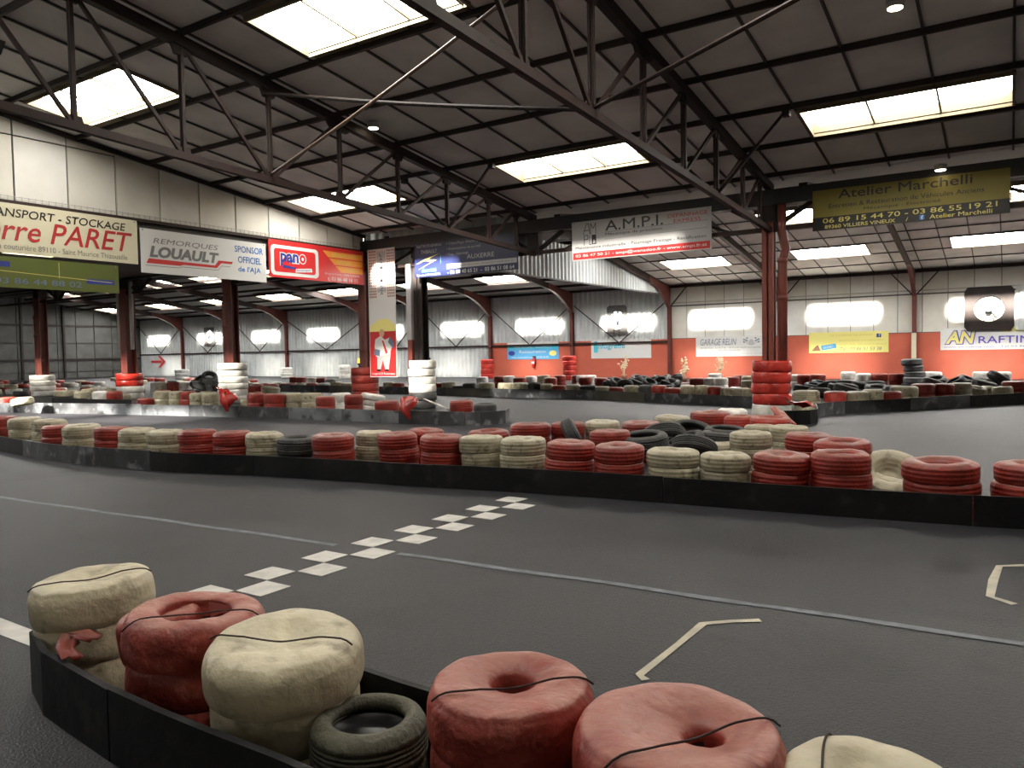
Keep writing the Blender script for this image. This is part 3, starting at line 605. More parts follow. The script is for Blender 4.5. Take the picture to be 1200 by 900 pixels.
text(b, '03 86 47 50 51 - ampi@wanadoo.fr - www.ampi.fr.st', .1, 3.44, .06, .15, 'p_white', bold=.015)
# Marchelli
b = banner((-3.5, 17.0, 4.0), 'x', 3.46, .83, 'p_dyellow', 'dark yellow and black banner of a car workshop at top right')
rect(b, 'black_strip', 0, 0, 3.46, .27, 'p_black')
text(b, 'Atelier Marchelli', .5, 2.86, .62, .80, 'p_black', bold=.02); text(b, 'Entretien & Restauration de V\u00e9hicules Anciens', .32, 3.05, .44, .53, 'p_black'); text(b, 'M\u00e9canique - \u00c9lectricit\u00e9', .98, 2.34, .32, .41, 'p_black')
text(b, '06 89 15 44 70 - 03 86 55 19 21', .2, 3.26, .145, .24, 'p_gold', bold=.02); text(b, '89360 VILLIERS VINEUX', .24, 1.55, .03, .10, 'p_gold', bold=.02); text(b, '/', 1.74, 1.78, .03, .10, 'p_gold')
rect(b, 'emblem', 1.98, .03, 2.06, .12, 'p_blue', .004); text(b, 'f', 2.005, 2.04, .035, .11, 'p_white', lift=.007); text(b, 'Atelier Marchelli', 2.15, 3.18, .03, .11, 'p_gold', bold=.015)
# banners on the far wall
YB = YW - .08
b = banner((-26.6, YB, 1.12), 'x', 3.7, 1.06, 'p_sky', cord=0, label='blue banner with white words low on the red wall, leftmost there')
rect(b, 'pale_top', 0, .88, 3.7, 1.06, 'p_white'); rect(b, 'cyan_band', 0, .62, 3.7, .88, 'p_cyan'); text(b, 'VIVRE GOURMET - BIOLOGIQUE', .5, 3.2, .68, .80, 'p_white'); text(b, 'Restauration', .9, 2.8, .38, .56, 'p_white'); text(b, 'www.restauration.com  -  03 86 00 00', .3, 3.0, .08, .18, 'p_white'); disc(b, 'emblem', .32, .38, .24, .15, 'p_dblue'); disc(b, 'emblem', 3.3, .36, .26, .16, 'p_lyellow')
b = banner((-20.7, YB, 1.12), 'x', 3.75, 1.1, 'p_white', cord=0, label='white banner with turquoise lower case lettering on the red wall')
text(b, 'i', .2, .42, .38, .98, 'p_cyan', bold=.12); text(b, 'nfogreffe', .48, 2.15, .48, .86, 'p_cyan', bold=.05)
b = banner((-14.35, YB, 1.16), 'x', 3.6, 1.06, 'p_white', cord=0, label='white garage banner with crossed flags emblem on the red wall')
text(b, 'GARAGE RELIN', .25, 2.2, .60, .94, 'p_slate', shear=.2); text(b, 'REPARATION - ENTRETIEN - VEHICULES NEUFS OCCASIONS', .25, 3.45, .42, .50, 'p_grey'); text(b, 'TOUTES MARQUES', 1.2, 2.4, .27, .36, 'p_grey'); text(b, '89000 VILLEFARGEAU  -  Tel 03 86 41 05 06', .4, 3.5, .10, .17, 'p_lgrey')
disc(b, 'emblem', 2.98, .72, .15, .16, 'p_lgrey')
for s in (-1, 1):
    line(b, 'emblem', [(2.98 + s * .1, .6), (2.98 + s * .42, .8)], .02, 'p_grey')
    for i in range(3):
        for j in range(3):
            if (i + j) % 2 == 0: rect(b, 'emblem', 2.98 + s * (.18 + i * .08), .76 + j * .07 - i * .03, 2.98 + s * (.26 + i * .08), .83 + j * .07 - i * .03, 'p_slate')
b = banner((-8.5, YB, 1.27), 'x', 3.6, 1.02, 'p_lyellow', cord=0, label='yellow banner with blue sticker and grey phone number on red wall')
text(b, 'LA TAVERNE DE JEANNE', 1.0, 2.9, .78, .90, 'p_gold'); text(b, 'Sp\u00e9cialit\u00e9s savoyardes', 1.4, 3.4, .55, .64, 'p_gold'); text(b, 'Ouvert midi - soir toute la semaine', 1.4, 3.5, .38, .45, 'p_gold'); text(b, 'T\u00e9l : 03 86 51 53 38', 1.45, 3.3, .10, .26, 'p_grey', shear=.2)
poly(b, 'blue_sticker', [(.6, .12), (1.28, .24), (1.26, .46), (.56, .36)], 'p_sky'); text(b, 'OUVERT', .68, 1.15, .24, .34, 'p_white', lift=.007, rot=.16)
poly(b, 'emblem', [(.12, .1), (.55, .1), (.42, .4), (.3, .32)], 'p_brown', .002); rect(b, 'emblem', 3.08, .72, 3.28, .9, 'p_dblue'); text(b, 'f', 3.17, 3.23, .73, .88, 'p_white', lift=.007)
b = banner((-2.74, YB, 1.33), 'x', 4.6, .99, 'p_white', cord=0, label='white rafting banner with yellow and violet letters at right edge')
rect(b, 'yellow_strip', 2.35, .78, 4.6, .99, 'p_lyellow'); text(b, 'LOISIRS SPORT', 2.7, 4.1, .83, .93, 'p_gold')
text(b, 'AN', .15, 1.42, .24, .90, 'p_violet', off=.09, shear=.2); text(b, 'AN', .2, 1.37, .28, .86, 'p_lyellow', off=.035, shear=.2, lift=.009)
text(b, 'RAFTING', 1.5, 3.9, .28, .60, 'p_violet', bold=.03); text(b, 'www.an-rafting.com - Tel 03 86 22 65 28', .12, 4.2, .08, .17, 'p_violet')
# pink arrow on the plain sheet at the far left
ar = bpy.data.objects.new('arrow_sign', None); C.objects.link(ar); ar.matrix_world = Matrix(((1, 0, 0, -65.0), (0, 0, -1, YW - .14), (0, 1, 0, .75), (0, 0, 0, 1)))
ar.matrix_world = Matrix(((1, 0, 0, -65.0), (0, 0, -1, YW - .14), (0, 1, 0, .75), (0, 0, 0, 1)))
tag(ar, 'pink arrow sign pointing right on the far left wall', 'arrow')
poly(ar, 'shaft', [(0, .42), (1.6, .42), (1.6, .62), (0, .62)], 'p_red'); 
poly(ar, 'head', [(1.3, -.05), (2.15, .52), (1.3, 1.1), (1.1, 1.0), (1.75, .52), (1.1, .05)], 'p_red')
# ---------------------------------------------------------------- tires
rnd = random.Random(11)
def fnoise(seed, amp, n=7, kz=9):
    r = random.Random(seed); T = [(r.randint(1, 4 + i), r.uniform(0, 6.28), r.uniform(-kz, kz), r.uniform(.4, 1) / (1 + i * .35)) for i in range(n)]
    return lambda t, z: amp * sum(a * math.sin(k * t + p + q * z * 2) for k, p, q, a in T) / 2
def lathe(prof, seg, nf=None, nz=None):
    V_, F = [], []
    for (r, z) in prof:
        for j in range(seg):
            t = 2 * PI * j / seg; rr = r; zz = z
            if nf and r > .02: rr = r * (1 + nf(t, z) * (1 if r > .1 else .5)); zz = z + (nz(t, r) if nz else 0)
            V_.append((rr * math.cos(t), rr * math.sin(t), zz))
    for i in range(len(prof) - 1):
        for j in range(seg): F.append((i * seg + j, i * seg + (j + 1) % seg, (i + 1) * seg + (j + 1) % seg, (i + 1) * seg + j))
    return V_, F
def bulge(z0, z1_, R=1.0, top='flat', hole=.0):
    """profile (unit radius) of one plastic wrapped tire, outside from the bottom up, then over the top"""
    h = z1_ - z0
    e_ = .90 if top != 'in' else .945
    p = [(.945 * R, z0), (.975 * R, z0 + .07 * h), (.995 * R, z0 + .2 * h), (R, z0 + .4 * h), (R, z0 + .65 * h), (.992 * R, z0 + .82 * h), ((e_ + .06) * R if top != 'in' else .975 * R, z0 + .93 * h), (e_ * R, z1_)]
    if top == 'flat': p += [(.80 * R, z1_ + .012), (.62 * R, z1_ + .012), (.45 * R, z1_), (.3 * R, z1_ - .02), (.12 * R, z1_ - .03), (.001, z1_ - .03)]
    elif top == 'dip': p += [(.78 * R, z1_ + .015), (.62 * R, z1_ + .01), (.48 * R, z1_ - .03), (.38 * R, z1_ - .10), (.2 * R, z1_ - .14), (.001, z1_ - .145)]
    elif top == 'hole': p += [(.78 * R, z1_ + .02), (.62 * R, z1_ + .012), (.5 * R, z1_ - .03), (.44 * R, z1_ - .10), (.44 * R, z0), (.001, z0)]
    else: p += [(.6 * R, z1_ - .01), (.4 * R, z1_ - .02)]
    return p
meshes = {}
def unit_mesh(key, build):
    if key not in meshes:
        V_, F, m = build(); me = bpy.data.meshes.new(key[0]); me.from_pydata(V_, [], F); me.materials.append(M[m]); me.polygons.foreach_set('use_smooth', [True] * len(me.polygons)); me.update(); meshes[key] = me
    return meshes[key]
RW = .30
def single(col, var, n, top, H_):
    """one-mesh bundle of n wrapped tires, radius .30, height H_"""
    def bld():
        prof = []; h = H_ / n
        for i in range(n): prof += [(r * RW, z) for r, z in bulge(i * h, (i + 1) * h, .97 + .03 * ((i + var) % 2), top if i == n - 1 else 'in')][: (8 if i < n - 1 else None)]
        V_, F = lathe(prof, 28, fnoise(var * 7 + n, .014), None); return V_, F, col
    return unit_mesh(('tire_bundle', col, var, n, top, H_), bld)
def ring_mesh(col, var, h, top, seg=28):
    def bld():
        V_, F = lathe([(r * RW, z) for r, z in bulge(0, h, 1, top)], seg, fnoise(var * 5 + 3, .011), (lambda t, r: .004 * math.sin(3 * t + var) + .003 * math.sin(7 * t + 2 * var)) if top != 'in' else None); return V_, F, col
    return unit_mesh(('wrapped_tire', col, var, h, top, seg), bld)
def tire_mesh(m='rubber', w_=.19, var=0):
    def bld():
        R = .30; prof = [(.185, 0.03), (.19, 0), (.235, -.012), (.275, .005), (.292, .03), (.30, .05)]
        for k in range(4):
            z = .055 + (w_ - .11) * (k + .5) / 4; d = (w_ - .11) / 4
            prof += [(.30, z - d * .35), (.30, z + d * .35), (.292, z + d * .4), (.292, z + d * .58)]
        prof += [(.30, w_ - .05), (.292, w_ - .03), (.275, w_ - .005), (.235, w_ + .012), (.19, w_), (.185, w_ - .03), (.205, w_ - .05), (.27, w_ - .06), (.27, .06), (.205, .05), (.185, .03)]
        V_, F = lathe(prof, 36, fnoise(var, .006)); return V_, F, m
    return unit_mesh(('tire', m, w_, var), bld)
COL = dict(r='red_wrap', c='cream_wrap', w='white_wrap', R='red_gloss', g='grey_wrap', k='rubber')
def bundle(x, y, r, H_, col, label, n=3, top='flat', parts=False, tilt=(0, 0), group=None, z=0):
    s = r / RW
    if col == 'k':
        e = None
        for i in range(n):
            h = H_ / n
            o = link('tire', tire_mesh('rubber', .19, i), None, (x + rnd.uniform(-.02, .02), y + rnd.uniform(-.02, .02), z + i * h + .005), (tilt[0], tilt[1], rnd.uniform(0, 6)), (s, s, h / .195))
            tag(o, (label.replace(' tire stack', ' tire pair, %s tire,' % ('top' if i == n - 1 else 'lower')) if n > 1 else label.replace(' stack', '')), 'tire', group)
        return
    if parts:
        e = empty('tire_bundle', (x, y, z), rnd.uniform(0, 6), label, 'tires', group); e.rotation_euler = (tilt[0], tilt[1], rnd.uniform(0, 6))
        h = H_ / n
        for i in range(n):
            o = link('wrapped_tire', ring_mesh(COL[col], rnd.randrange(4), round(h, 3), top if i == n - 1 else 'in'), e, (rnd.uniform(-.012, .012), rnd.uniform(-.012, .012), i * h), (0, 0, rnd.uniform(0, 6)), (s * rnd.uniform(.965, 1), s * rnd.uniform(.965, 1), 1))
        return e
    o = link('tire_bundle', single(COL[col], rnd.randrange(4), n, top, round(H_, 2)), None, (x, y, z), (tilt[0], tilt[1], rnd.uniform(0, 6)), (s, s, 1))
    return tag(o, label, 'tires', group)
TB = [
 (-16.068, 6.909, 0.27, 0.53, 'r', 3, 'dip', 1, 0.006, 0.012, 0, 'first red tire stack from the left on the long barrier beyond the start line', 'tire stacks on the long barrier'),
 (-15.024, 6.853, 0.27, 0.55, 'c', 3, 'flat', 1, 0.015, 0.022, 0, 'first cream tire stack from the left on the long barrier beyond the start line', 'tire stacks on the long barrier'),
 (-13.94, 6.74, 0.278, 0.55, 'c', 3, 'hole', 1, 0.012, 0.021, 0, 'second cream tire stack from the left on the long barrier beyond the start line', 'tire stacks on the long barrier'),
 (-13.149, 6.514, 0.27, 0.51, 'r', 3, 'flat', 1, -0.024, -0.002, 0, 'second red tire stack from the left on the long barrier beyond the start line', 'tire stacks on the long barrier'),
 (-12.45, 6.522, 0.284, 0.54, 'c', 3, 'hole', 1, 0.022, 0.007, 0, 'third cream tire stack from the left on the long barrier beyond the start line', 'tire stacks on the long barrier'),
 (-11.602, 6.516, 0.27, 0.54, 'r', 3, 'flat', 1, 0.02, -0.019, 0, 'third red tire stack from the left on the long barrier beyond the start line', 'tire stacks on the long barrier'),
 (-10.994, 6.564, 0.27, 0.54, 'c', 3, 'flat', 1, -0.002, -0.013, 0, 'fourth cream tire stack from the left on the long barrier beyond the start line', 'tire stacks on the long barrier'),
 (-10.393, 6.623, 0.27, 0.53, 'c', 3, 'flat', 1, 0.002, 0.004, 0, 'fifth cream tire stack from the left on the long barrier beyond the start line', 'tire stacks on the long barrier'),
 (-9.758, 6.732, 0.27, 0.55, 'r', 3, 'dip', 1, -0.024, -0.014, 0, 'fourth red tire stack from the left on the long barrier beyond the start line', 'tire stacks on the long barrier'),
 (-9.19, 6.894, 0.263, 0.54, 'r', 3, 'flat', 1, -0.011, 0.021, 0, 'fifth red tire stack from the left on the long barrier beyond the start line', 'tire stacks on the long barrier'),
 (-8.674, 7.005, 0.259, 0.53, 'c', 3, 'dip', 1, 0.013, -0.017, 0, 'sixth cream tire stack from the left on the long barrier beyond the start line', 'tire stacks on the long barrier'),
 (-8.147, 7.101, 0.267, 0.49, 'k', 2, 'flat', 1, 0.015, -0.018, 0, 'the only bare black tire stack on the long barrier beyond the start line', 'tire stacks on the long barrier'),
 (-7.533, 7.202, 0.279, 0.54, 'r', 3, 'flat', 1, 0.006, -0.019, 0, 'sixth red tire stack from the left on the long barrier beyond the start line', 'tire stacks on the long barrier'),
 (-7.296, 7.714, 0.262, 0.54, 'c', 3, 'flat', 1, -0.025, 0.019, 0, 'seventh cream tire stack from the left on the long barrier beyond the start line', 'tire stacks on the long barrier'),
 (-6.769, 7.639, 0.266, 0.55, 'r', 3, 'flat', 1, -0.015, -0.014, 0, 'seventh red tire stack from the left on the long barrier beyond the start line', 'tire stacks on the long barrier'),
 (-6.05, 7.633, 0.274, 0.55, 'r', 3, 'flat', 1, 0.024, 0.019, 0, 'eighth red tire stack from the left on the long barrier beyond the start line', 'tire stacks on the long barrier'),
 (-5.506, 7.762, 0.279, 0.55, 'c', 3, 'flat', 1, -0.011, 0.023, 0, 'eighth cream tire stack from the left on the long barrier beyond the start line', 'tire stacks on the long barrier'),
 (-4.938, 7.814, 0.281, 0.55, 'c', 3, 'flat', 1, 0.002, 0.009, 0, 'ninth cream tire stack from the left on the long barrier beyond the start line', 'tire stacks on the long barrier'),
 (-4.263, 7.74, 0.287, 0.55, 'r', 3, 'flat', 1, -0.015, 0.022, 0, 'ninth red tire stack from the left on the long barrier beyond the start line', 'tire stacks on the long barrier'),
 (-3.642, 7.788, 0.282, 0.54, 'r', 3, 'flat', 1, 0.01, 0.023, 0, 'tenth red tire stack from the left on the long barrier beyond the start line', 'tire stacks on the long barrier'),
 (-3.058, 7.852, 0.283, 0.51, 'c', 3, 'flat', 1, 0.02, -0.01, 0, 'tenth cream tire stack from the left on the long barrier beyond the start line', 'tire stacks on the long barrier'),
 (-2.509, 7.911, 0.261, 0.49, 'c', 3, 'flat', 1, -0.007, -0.017, 0, 'eleventh cream tire stack from the left on the long barrier beyond the start line', 'tire stacks on the long barrier'),
 (-1.966, 7.997, 0.283, 0.51, 'r', 3, 'flat', 1, -0.018, -0.022, 0, 'eleventh red tire stack from the left on the long barrier beyond the start line', 'tire stacks on the long barrier'),
 (-1.391, 8.043, 0.287, 0.55, 'r', 3, 'hole', 1, -0.01, 0.005, 0, 'twelfth red tire stack from the left on the long barrier beyond the start line', 'tire stacks on the long barrier'),
 (-0.534, 8.16, 0.331, 0.51, 'r', 3, 'dip', 1, -0.025, 0.009, 0, 'thirteenth red tire stack from the left on the long barrier beyond the start line', 'tire stacks on the long barrier'),
 (0.174, 8.278, 0.319, 0.51, 'r', 3, 'flat', 1, -0.008, -0.01, 0, 'fourteenth red tire stack from the left on the long barrier beyond the start line', 'tire stacks on the long barrier'),
 (0.737, 8.554, 0.299, 0.45, 'c', 3, 'flat', 1, 0.016, -0.001, 0, 'twelfth cream tire stack from the left on the long barrier beyond the start line', 'tire stacks on the long barrier'),
 (1.325, 8.657, 0.29, 0.42, 'r', 3, 'flat', 1, -0.009, -0.001, 0, 'rightmost red tire stack on the long barrier beyond the start line', 'tire stacks on the long barrier'),
 (1.92, 8.729, 0.304, 0.39, 'c', 3, 'flat', 1, 0.01, -0.022, 0, 'rightmost cream tire stack on the long barrier beyond the start line', 'tire stacks on the long barrier'),
 (-6.767, 8.164, 0.254, 0.55, 'r', 3, 'flat', 1, 0.024, -0.024, 0, 'first red tire stack from the left in the rank behind the long barrier', 'tire stacks behind the long barrier'),
 (-5.84, 8.392, 0.282, 0.55, 'r', 3, 'dip', 1, 0.012, 0.017, 0, 'second red tire stack from the left in the rank behind the long barrier', 'tire stacks behind the long barrier'),
 (-5.823, 9.43, 0.295, 0.55, 'r', 3, 'dip', 1, -0.024, 0.014, 0, 'third red tire stack from the left in the rank behind the long barrier', 'tire stacks behind the long barrier'),
 (-5.407, 9.799, 0.255, 0.55, 'r', 3, 'flat', 1, -0.007, 0.004, 0, 'fourth red tire stack from the left in the rank behind the long barrier', 'tire stacks behind the long barrier'),
 (-5.049, 10.189, 0.268, 0.55, 'c', 3, 'flat', 1, -0.025, -0.023, 0, 'first cream tire stack from the left in the rank behind the long barrier', 'tire stacks behind the long barrier'),
 (-4.355, 9.034, 0.269, 0.55, 'r', 3, 'flat', 1, -0.016, 0.023, 0, 'fifth red tire stack from the left in the rank behind the long barrier', 'tire stacks behind the long barrier'),
 (-4.462, 10.272, 0.292, 0.55, 'r', 3, 'flat', 1, -0.015, 0.013, 0, 'sixth red tire stack from the left in the rank behind the long barrier', 'tire stacks behind the long barrier'),
 (-4.445, 11.355, 0.277, 0.55, 'c', 3, 'flat', 1, 0.021, 0.022, 0, 'second cream tire stack from the left in the rank behind the long barrier', 'tire stacks behind the long barrier'),
 (-4.14, 12.351, 0.334, 0.55, 'r', 3, 'flat', 1, -0.008, -0.007, 0, 'seventh red tire stack from the left in the rank behind the long barrier', 'tire stacks behind the long barrier'),
 (-3.983, 12.989, 0.26, 0.55, 'w', 3, 'flat', 1, 0.001, 0.014, 0, 'the only white tire stack in the rank behind the long barrier', 'tire stacks behind the long barrier'),
 (-3.539, 11.977, 0.248, 0.53, 'r', 3, 'flat', 1, -0.02, 0.012, 0, 'eighth red tire stack from the left in the rank behind the long barrier', 'tire stacks behind the long barrier'),
 (-3.034, 11.743, 0.302, 0.55, 'r', 3, 'dip', 1, 0.015, 0.018, 0, 'ninth red tire stack from the left in the rank behind the long barrier', 'tire stacks behind the long barrier'),
 (-2.874, 10.718, 0.248, 0.52, 'c', 3, 'flat', 1, -0.023, 0.022, 0, 'fourth cream tire stack from the left in the rank behind the long barrier', 'tire stacks behind the long barrier'),
 (-2.456, 10.441, 0.248, 0.55, 'c', 3, 'flat', 1, -0.02, -0.008, 0, 'rightmost cream tire stack in the rank behind the long barrier', 'tire stacks behind the long barrier'),
 (-2.042, 9.606, 0.273, 0.55, 'r', 3, 'flat', 1, 0.006, 0.021, 0, 'tenth red tire stack from the left in the rank behind the long barrier', 'tire stacks behind the long barrier'),
 (-1.55, 9.066, 0.308, 0.55, 'r', 3, 'hole', 1, -0.008, 0.021, 0, 'rightmost red tire stack in the rank behind the long barrier', 'tire stacks behind the long barrier'),
 (-2.691, 9.533, 0.26, 0.55, 'c', 3, 'flat', 1, 0.002, -0.009, 0, 'third cream tire stack from the left in the rank behind the long barrier', 'tire stacks behind the long barrier'),
 (-26.698, 11.652, 0.321, 0.43, 'r', 2, 'flat', 0, -0.009, -0.016, 0, 'first red tire stack from the left on the middle barrier before the left columns', 'tire stacks on the middle barrier'),
 (-26.537, 13.92, 0.26, 0.5, 'c', 2, 'dip', 0, -0.021, -0.018, 0, 'first cream tire stack from the left on the middle barrier before the left columns', 'tire stacks on the middle barrier'),
 (-25.739, 14.124, 0.26, 0.5, 'w', 2, 'flat', 0, 0.009, 0.025, 0, 'first white tire stack from the left on the middle barrier before the left columns', 'tire stacks on the middle barrier'),
 (-25.168, 14.27, 0.26, 0.5, 'r', 2, 'flat', 0, -0.017, -0.023, 0, 'second red tire stack from the left on the middle barrier before the left columns', 'tire stacks on the middle barrier'),
 (-22.714, 13.879, 0.26, 0.34, 'r', 1, 'flat', 0, 0, 0, 0, 'third red tire stack from the left on the middle barrier before the left columns', 'tire stacks on the middle barrier'),
 (-23.268, 14.787, 0.307, 0.5, 'c', 2, 'flat', 0, 0.024, 0.002, 0, 'second cream tire stack from the left on the middle barrier before the left columns', 'tire stacks on the middle barrier'),
 (-22.737, 14.957, 0.245, 0.5, 'c', 2, 'flat', 0, -0.005, -0.013, 0, 'third cream tire stack from the left on the middle barrier before the left columns', 'tire stacks on the middle barrier'),
 (-22.237, 15.02, 0.253, 0.5, 'r', 2, 'flat', 0, 0.005, 0.016, 0, 'fourth red tire stack from the left on the middle barrier before the left columns', 'tire stacks on the middle barrier'),
 (-20.869, 14.442, 0.252, 0.5, 'c', 2, 'flat', 0, -0.002, -0.004, 0, 'fourth cream tire stack from the left on the middle barrier before the left columns', 'tire stacks on the middle barrier'),
 (-20.357, 14.525, 0.261, 0.5, 'c', 2, 'flat', 0, -0.022, 0.021, 0, 'fifth cream tire stack from the left on the middle barrier before the left columns', 'tire stacks on the middle barrier'),
 (-18.372, 14.608, 0.26, 0.5, 'r', 2, 'flat', 0, -0.023, -0.0, 0, 'fifth red tire stack from the left on the middle barrier before the left columns', 'tire stacks on the middle barrier'),
 (-17.789, 14.769, 0.296, 0.5, 'r', 2, 'flat', 0, 0.017, -0.018, 0, 'sixth red tire stack from the left on the middle barrier before the left columns', 'tire stacks on the middle barrier'),
 (-17.595, 15.29, 0.254, 0.5, 'c', 2, 'flat', 0, 0.012, 0.022, 0, 'sixth cream tire stack from the left on the middle barrier before the left columns', 'tire stacks on the middle barrier'),
 (-16.969, 15.437, 0.306, 0.5, 'c', 2, 'flat', 0, 0.007, 0.014, 0, 'rightmost cream tire stack on the middle barrier before the left columns', 'tire stacks on the middle barrier'),
 (-15.18, 14.277, 0.26, 0.5, 'r', 2, 'flat', 0, -0.02, -0.003, 0, 'seventh red tire stack from the left on the middle barrier before the left columns', 'tire stacks on the middle barrier'),
 (-16.023, 15.691, 0.289, 0.5, 'w', 2, 'flat', 0, -0.018, 0.017, 0, 'second white tire stack from the left on the middle barrier before the left columns', 'tire stacks on the middle barrier'),
 (-14.992, 15.123, 0.249, 0.5, 'r', 2, 'flat', 0, -0.01, -0.002, 0, 'eighth red tire stack from the left on the middle barrier before the left columns', 'tire stacks on the middle barrier'),
 (-12.45, 13.684, 0.302, 0.48, 'r', 2, 'flat', 0, 0.025, 0.018, 0, 'ninth red tire stack from the left on the middle barrier before the left columns', 'tire stacks on the middle barrier'),
 (-14.919, 15.709, 0.335, 0.49, 'w', 3, 'dip', 0, 0.1, 0.16, 0, 'rightmost white tire stack on the middle barrier before the left columns', 'tire stacks on the middle barrier'),
 (-10.482, 13.999, 0.279, 0.5, 'r', 2, 'hole', 0, 0.024, -0.002, 0, 'rightmost red tire stack on the middle barrier before the left columns', 'tire stacks on the middle barrier'),
 (-9.849, 14.04, 0.26, 0.45, 'k', 2, 'dip', 0, -0.001, 0.011, 0, 'the only bare black tire stack on the middle barrier before the left columns', 'tire stacks on the middle barrier'),
 (-27.95, 23.418, 0.243, 0.4, 'c', 2, 'flat', 0, -0.001, -0.01, 0, 'first cream tire stack from the left on the far curved barrier', 'tire stacks on the far barrier'),
 (-27.472, 23.496, 0.236, 0.36, 'r', 2, 'flat', 0, -0.005, -0.018, 0, 'first red tire stack from the left on the far curved barrier', 'tire stacks on the far barrier'),
 (-26.991, 23.423, 0.243, 0.37, 'r', 2, 'flat', 0, -0.006, 0.024, 0, 'second red tire stack from the left on the far curved barrier', 'tire stacks on the far barrier'),
 (-26.401, 23.44, 0.25, 0.38, 'c', 2, 'flat', 0, 0.023, 0.006, 0, 'second cream tire stack from the left on the far curved barrier', 'tire stacks on the far barrier'),
 (-25.729, 23.472, 0.26, 0.38, 'r', 2, 'flat', 0, -0.0, -0.008, 0, 'third red tire stack from the left on the far curved barrier', 'tire stacks on the far barrier'),
 (-25.025, 23.51, 0.25, 0.38, 'g', 2, 'flat', 0, -0.021, -0.011, 0, 'the only grey tire stack on the far curved barrier', 'tire stacks on the far barrier'),
 (-24.279, 23.493, 0.25, 0.43, 'c', 2, 'flat', 0, 0.014, 0.018, 0, 'third cream tire stack from the left on the far curved barrier', 'tire stacks on the far barrier'),
 (-23.628, 23.501, 0.269, 0.39, 'c', 2, 'flat', 0, -0.007, 0.014, 0, 'fourth cream tire stack from the left on the far curved barrier', 'tire stacks on the far barrier'),
 (-21.198, 23.428, 0.246, 0.45, 'c', 2, 'flat', 0, 0.014, 0.01, 0, 'fifth cream tire stack from the left on the far curved barrier', 'tire stacks on the far barrier'),
 (-20.699, 23.432, 0.246, 0.42, 'r', 2, 'flat', 0, 0.008, 0.013, 0, 'fourth red tire stack from the left on the far curved barrier', 'tire stacks on the far barrier'),
 (-19.035, 23.391, 0.241, 0.43, 'r', 2, 'flat', 0, -0.007, 0.01, 0, 'fifth red tire stack from the left on the far curved barrier', 'tire stacks on the far barrier'),
 (-18.574, 23.239, 0.239, 0.44, 'r', 2, 'flat', 0, -0.011, -0.001, 0, 'sixth red tire stack from the left on the far curved barrier', 'tire stacks on the far barrier'),
 (-18.036, 23.296, 0.289, 0.48, 'c', 2, 'flat', 0, 0.013, 0.01, 0, 'sixth cream tire stack from the left on the far curved barrier', 'tire stacks on the far barrier'),
 (-17.482, 23.15, 0.25, 0.33, 'k', 1, 'flat', 0, 0, 0, 0, 'first bare black tire stack from the left on the far curved barrier', 'tire stacks on the far barrier'),
 (-16.907, 23.131, 0.268, 0.46, 'k', 2, 'flat', 0, -0.01, 0.022, 0, 'second bare black tire stack from the left on the far curved barrier', 'tire stacks on the far barrier'),
 (-16.152, 23.105, 0.31, 0.47, 'c', 2, 'flat', 0, 0.007, 0.004, 0, 'seventh cream tire stack from the left on the far curved barrier', 'tire stacks on the far barrier'),
 (-15.226, 22.956, 0.273, 0.48, 'c', 2, 'flat', 0, -0.024, 0.002, 0, 'eighth cream tire stack from the left on the far curved barrier', 'tire stacks on the far barrier'),
 (-14.55, 22.919, 0.284, 0.49, 'c', 2, 'flat', 0, -0.012, 0.009, 0, 'ninth cream tire stack from the left on the far curved barrier', 'tire stacks on the far barrier'),
 (-13.956, 22.93, 0.241, 0.49, 'k', 2, 'flat', 0, -0.002, 0.016, 0, 'third bare black tire stack from the left on the far curved barrier', 'tire stacks on the far barrier'),
 (-13.475, 22.934, 0.235, 0.46, 'c', 2, 'flat', 0, 0.007, 0.015, 0, 'tenth cream tire stack from the left on the far curved barrier', 'tire stacks on the far barrier'),
 (-12.989, 22.913, 0.244, 0.41, 'r', 2, 'flat', 0, -0.008, 0.007, 0, 'seventh red tire stack from the left on the far curved barrier', 'tire stacks on the far barrier'),
 (-12.416, 22.896, 0.256, 0.45, 'c', 2, 'flat', 0, 0.012, 0.016, 0, 'eleventh cream tire stack from the left on the far curved barrier', 'tire stacks on the far barrier'),
 (-11.873, 22.909, 0.281, 0.42, 'k', 2, 'flat', 0, -0.007, 0.017, 0, 'fourth bare black tire stack from the left on the far curved barrier', 'tire stacks on the far barrier'),
 (-11.284, 22.804, 0.25, 0.4, 'c', 2, 'flat', 0, 0.018, 0.009, 0, 'twelfth cream tire stack from the left on the far curved barrier', 'tire stacks on the far barrier'),
 (-10.684, 22.577, 0.25, 0.39, 'r', 2, 'flat', 0, 0.024, 0.023, 0, 'eighth red tire stack from the left on the far curved barrier', 'tire stacks on the far barrier'),
 (-10.046, 22.354, 0.244, 0.46, 'c', 2, 'flat', 0, 0.001, 0.001, 0, 'thirteenth cream tire stack from the left on the far curved barrier', 'tire stacks on the far barrier'),
 (-9.482, 22.382, 0.316, 0.47, 'k', 2, 'flat', 0, -0.017, 0.017, 0, 'rightmost bare black tire stack on the far curved barrier', 'tire stacks on the far barrier'),
 (-9.016, 22.072, 0.235, 0.49, 'r', 2, 'flat', 0, 0.022, -0.001, 0, 'ninth red tire stack from the left on the far curved barrier', 'tire stacks on the far barrier'),
 (-8.527, 21.937, 0.263, 0.42, 'r', 2, 'flat', 0, 0.01, 0.011, 0, 'tenth red tire stack from the left on the far curved barrier', 'tire stacks on the far barrier'),
 (-8.033, 21.898, 0.224, 0.5, 'c', 2, 'flat', 0, 0.012, -0.016, 0, 'fourteenth cream tire stack from the left on the far curved barrier', 'tire stacks on the far barrier'),
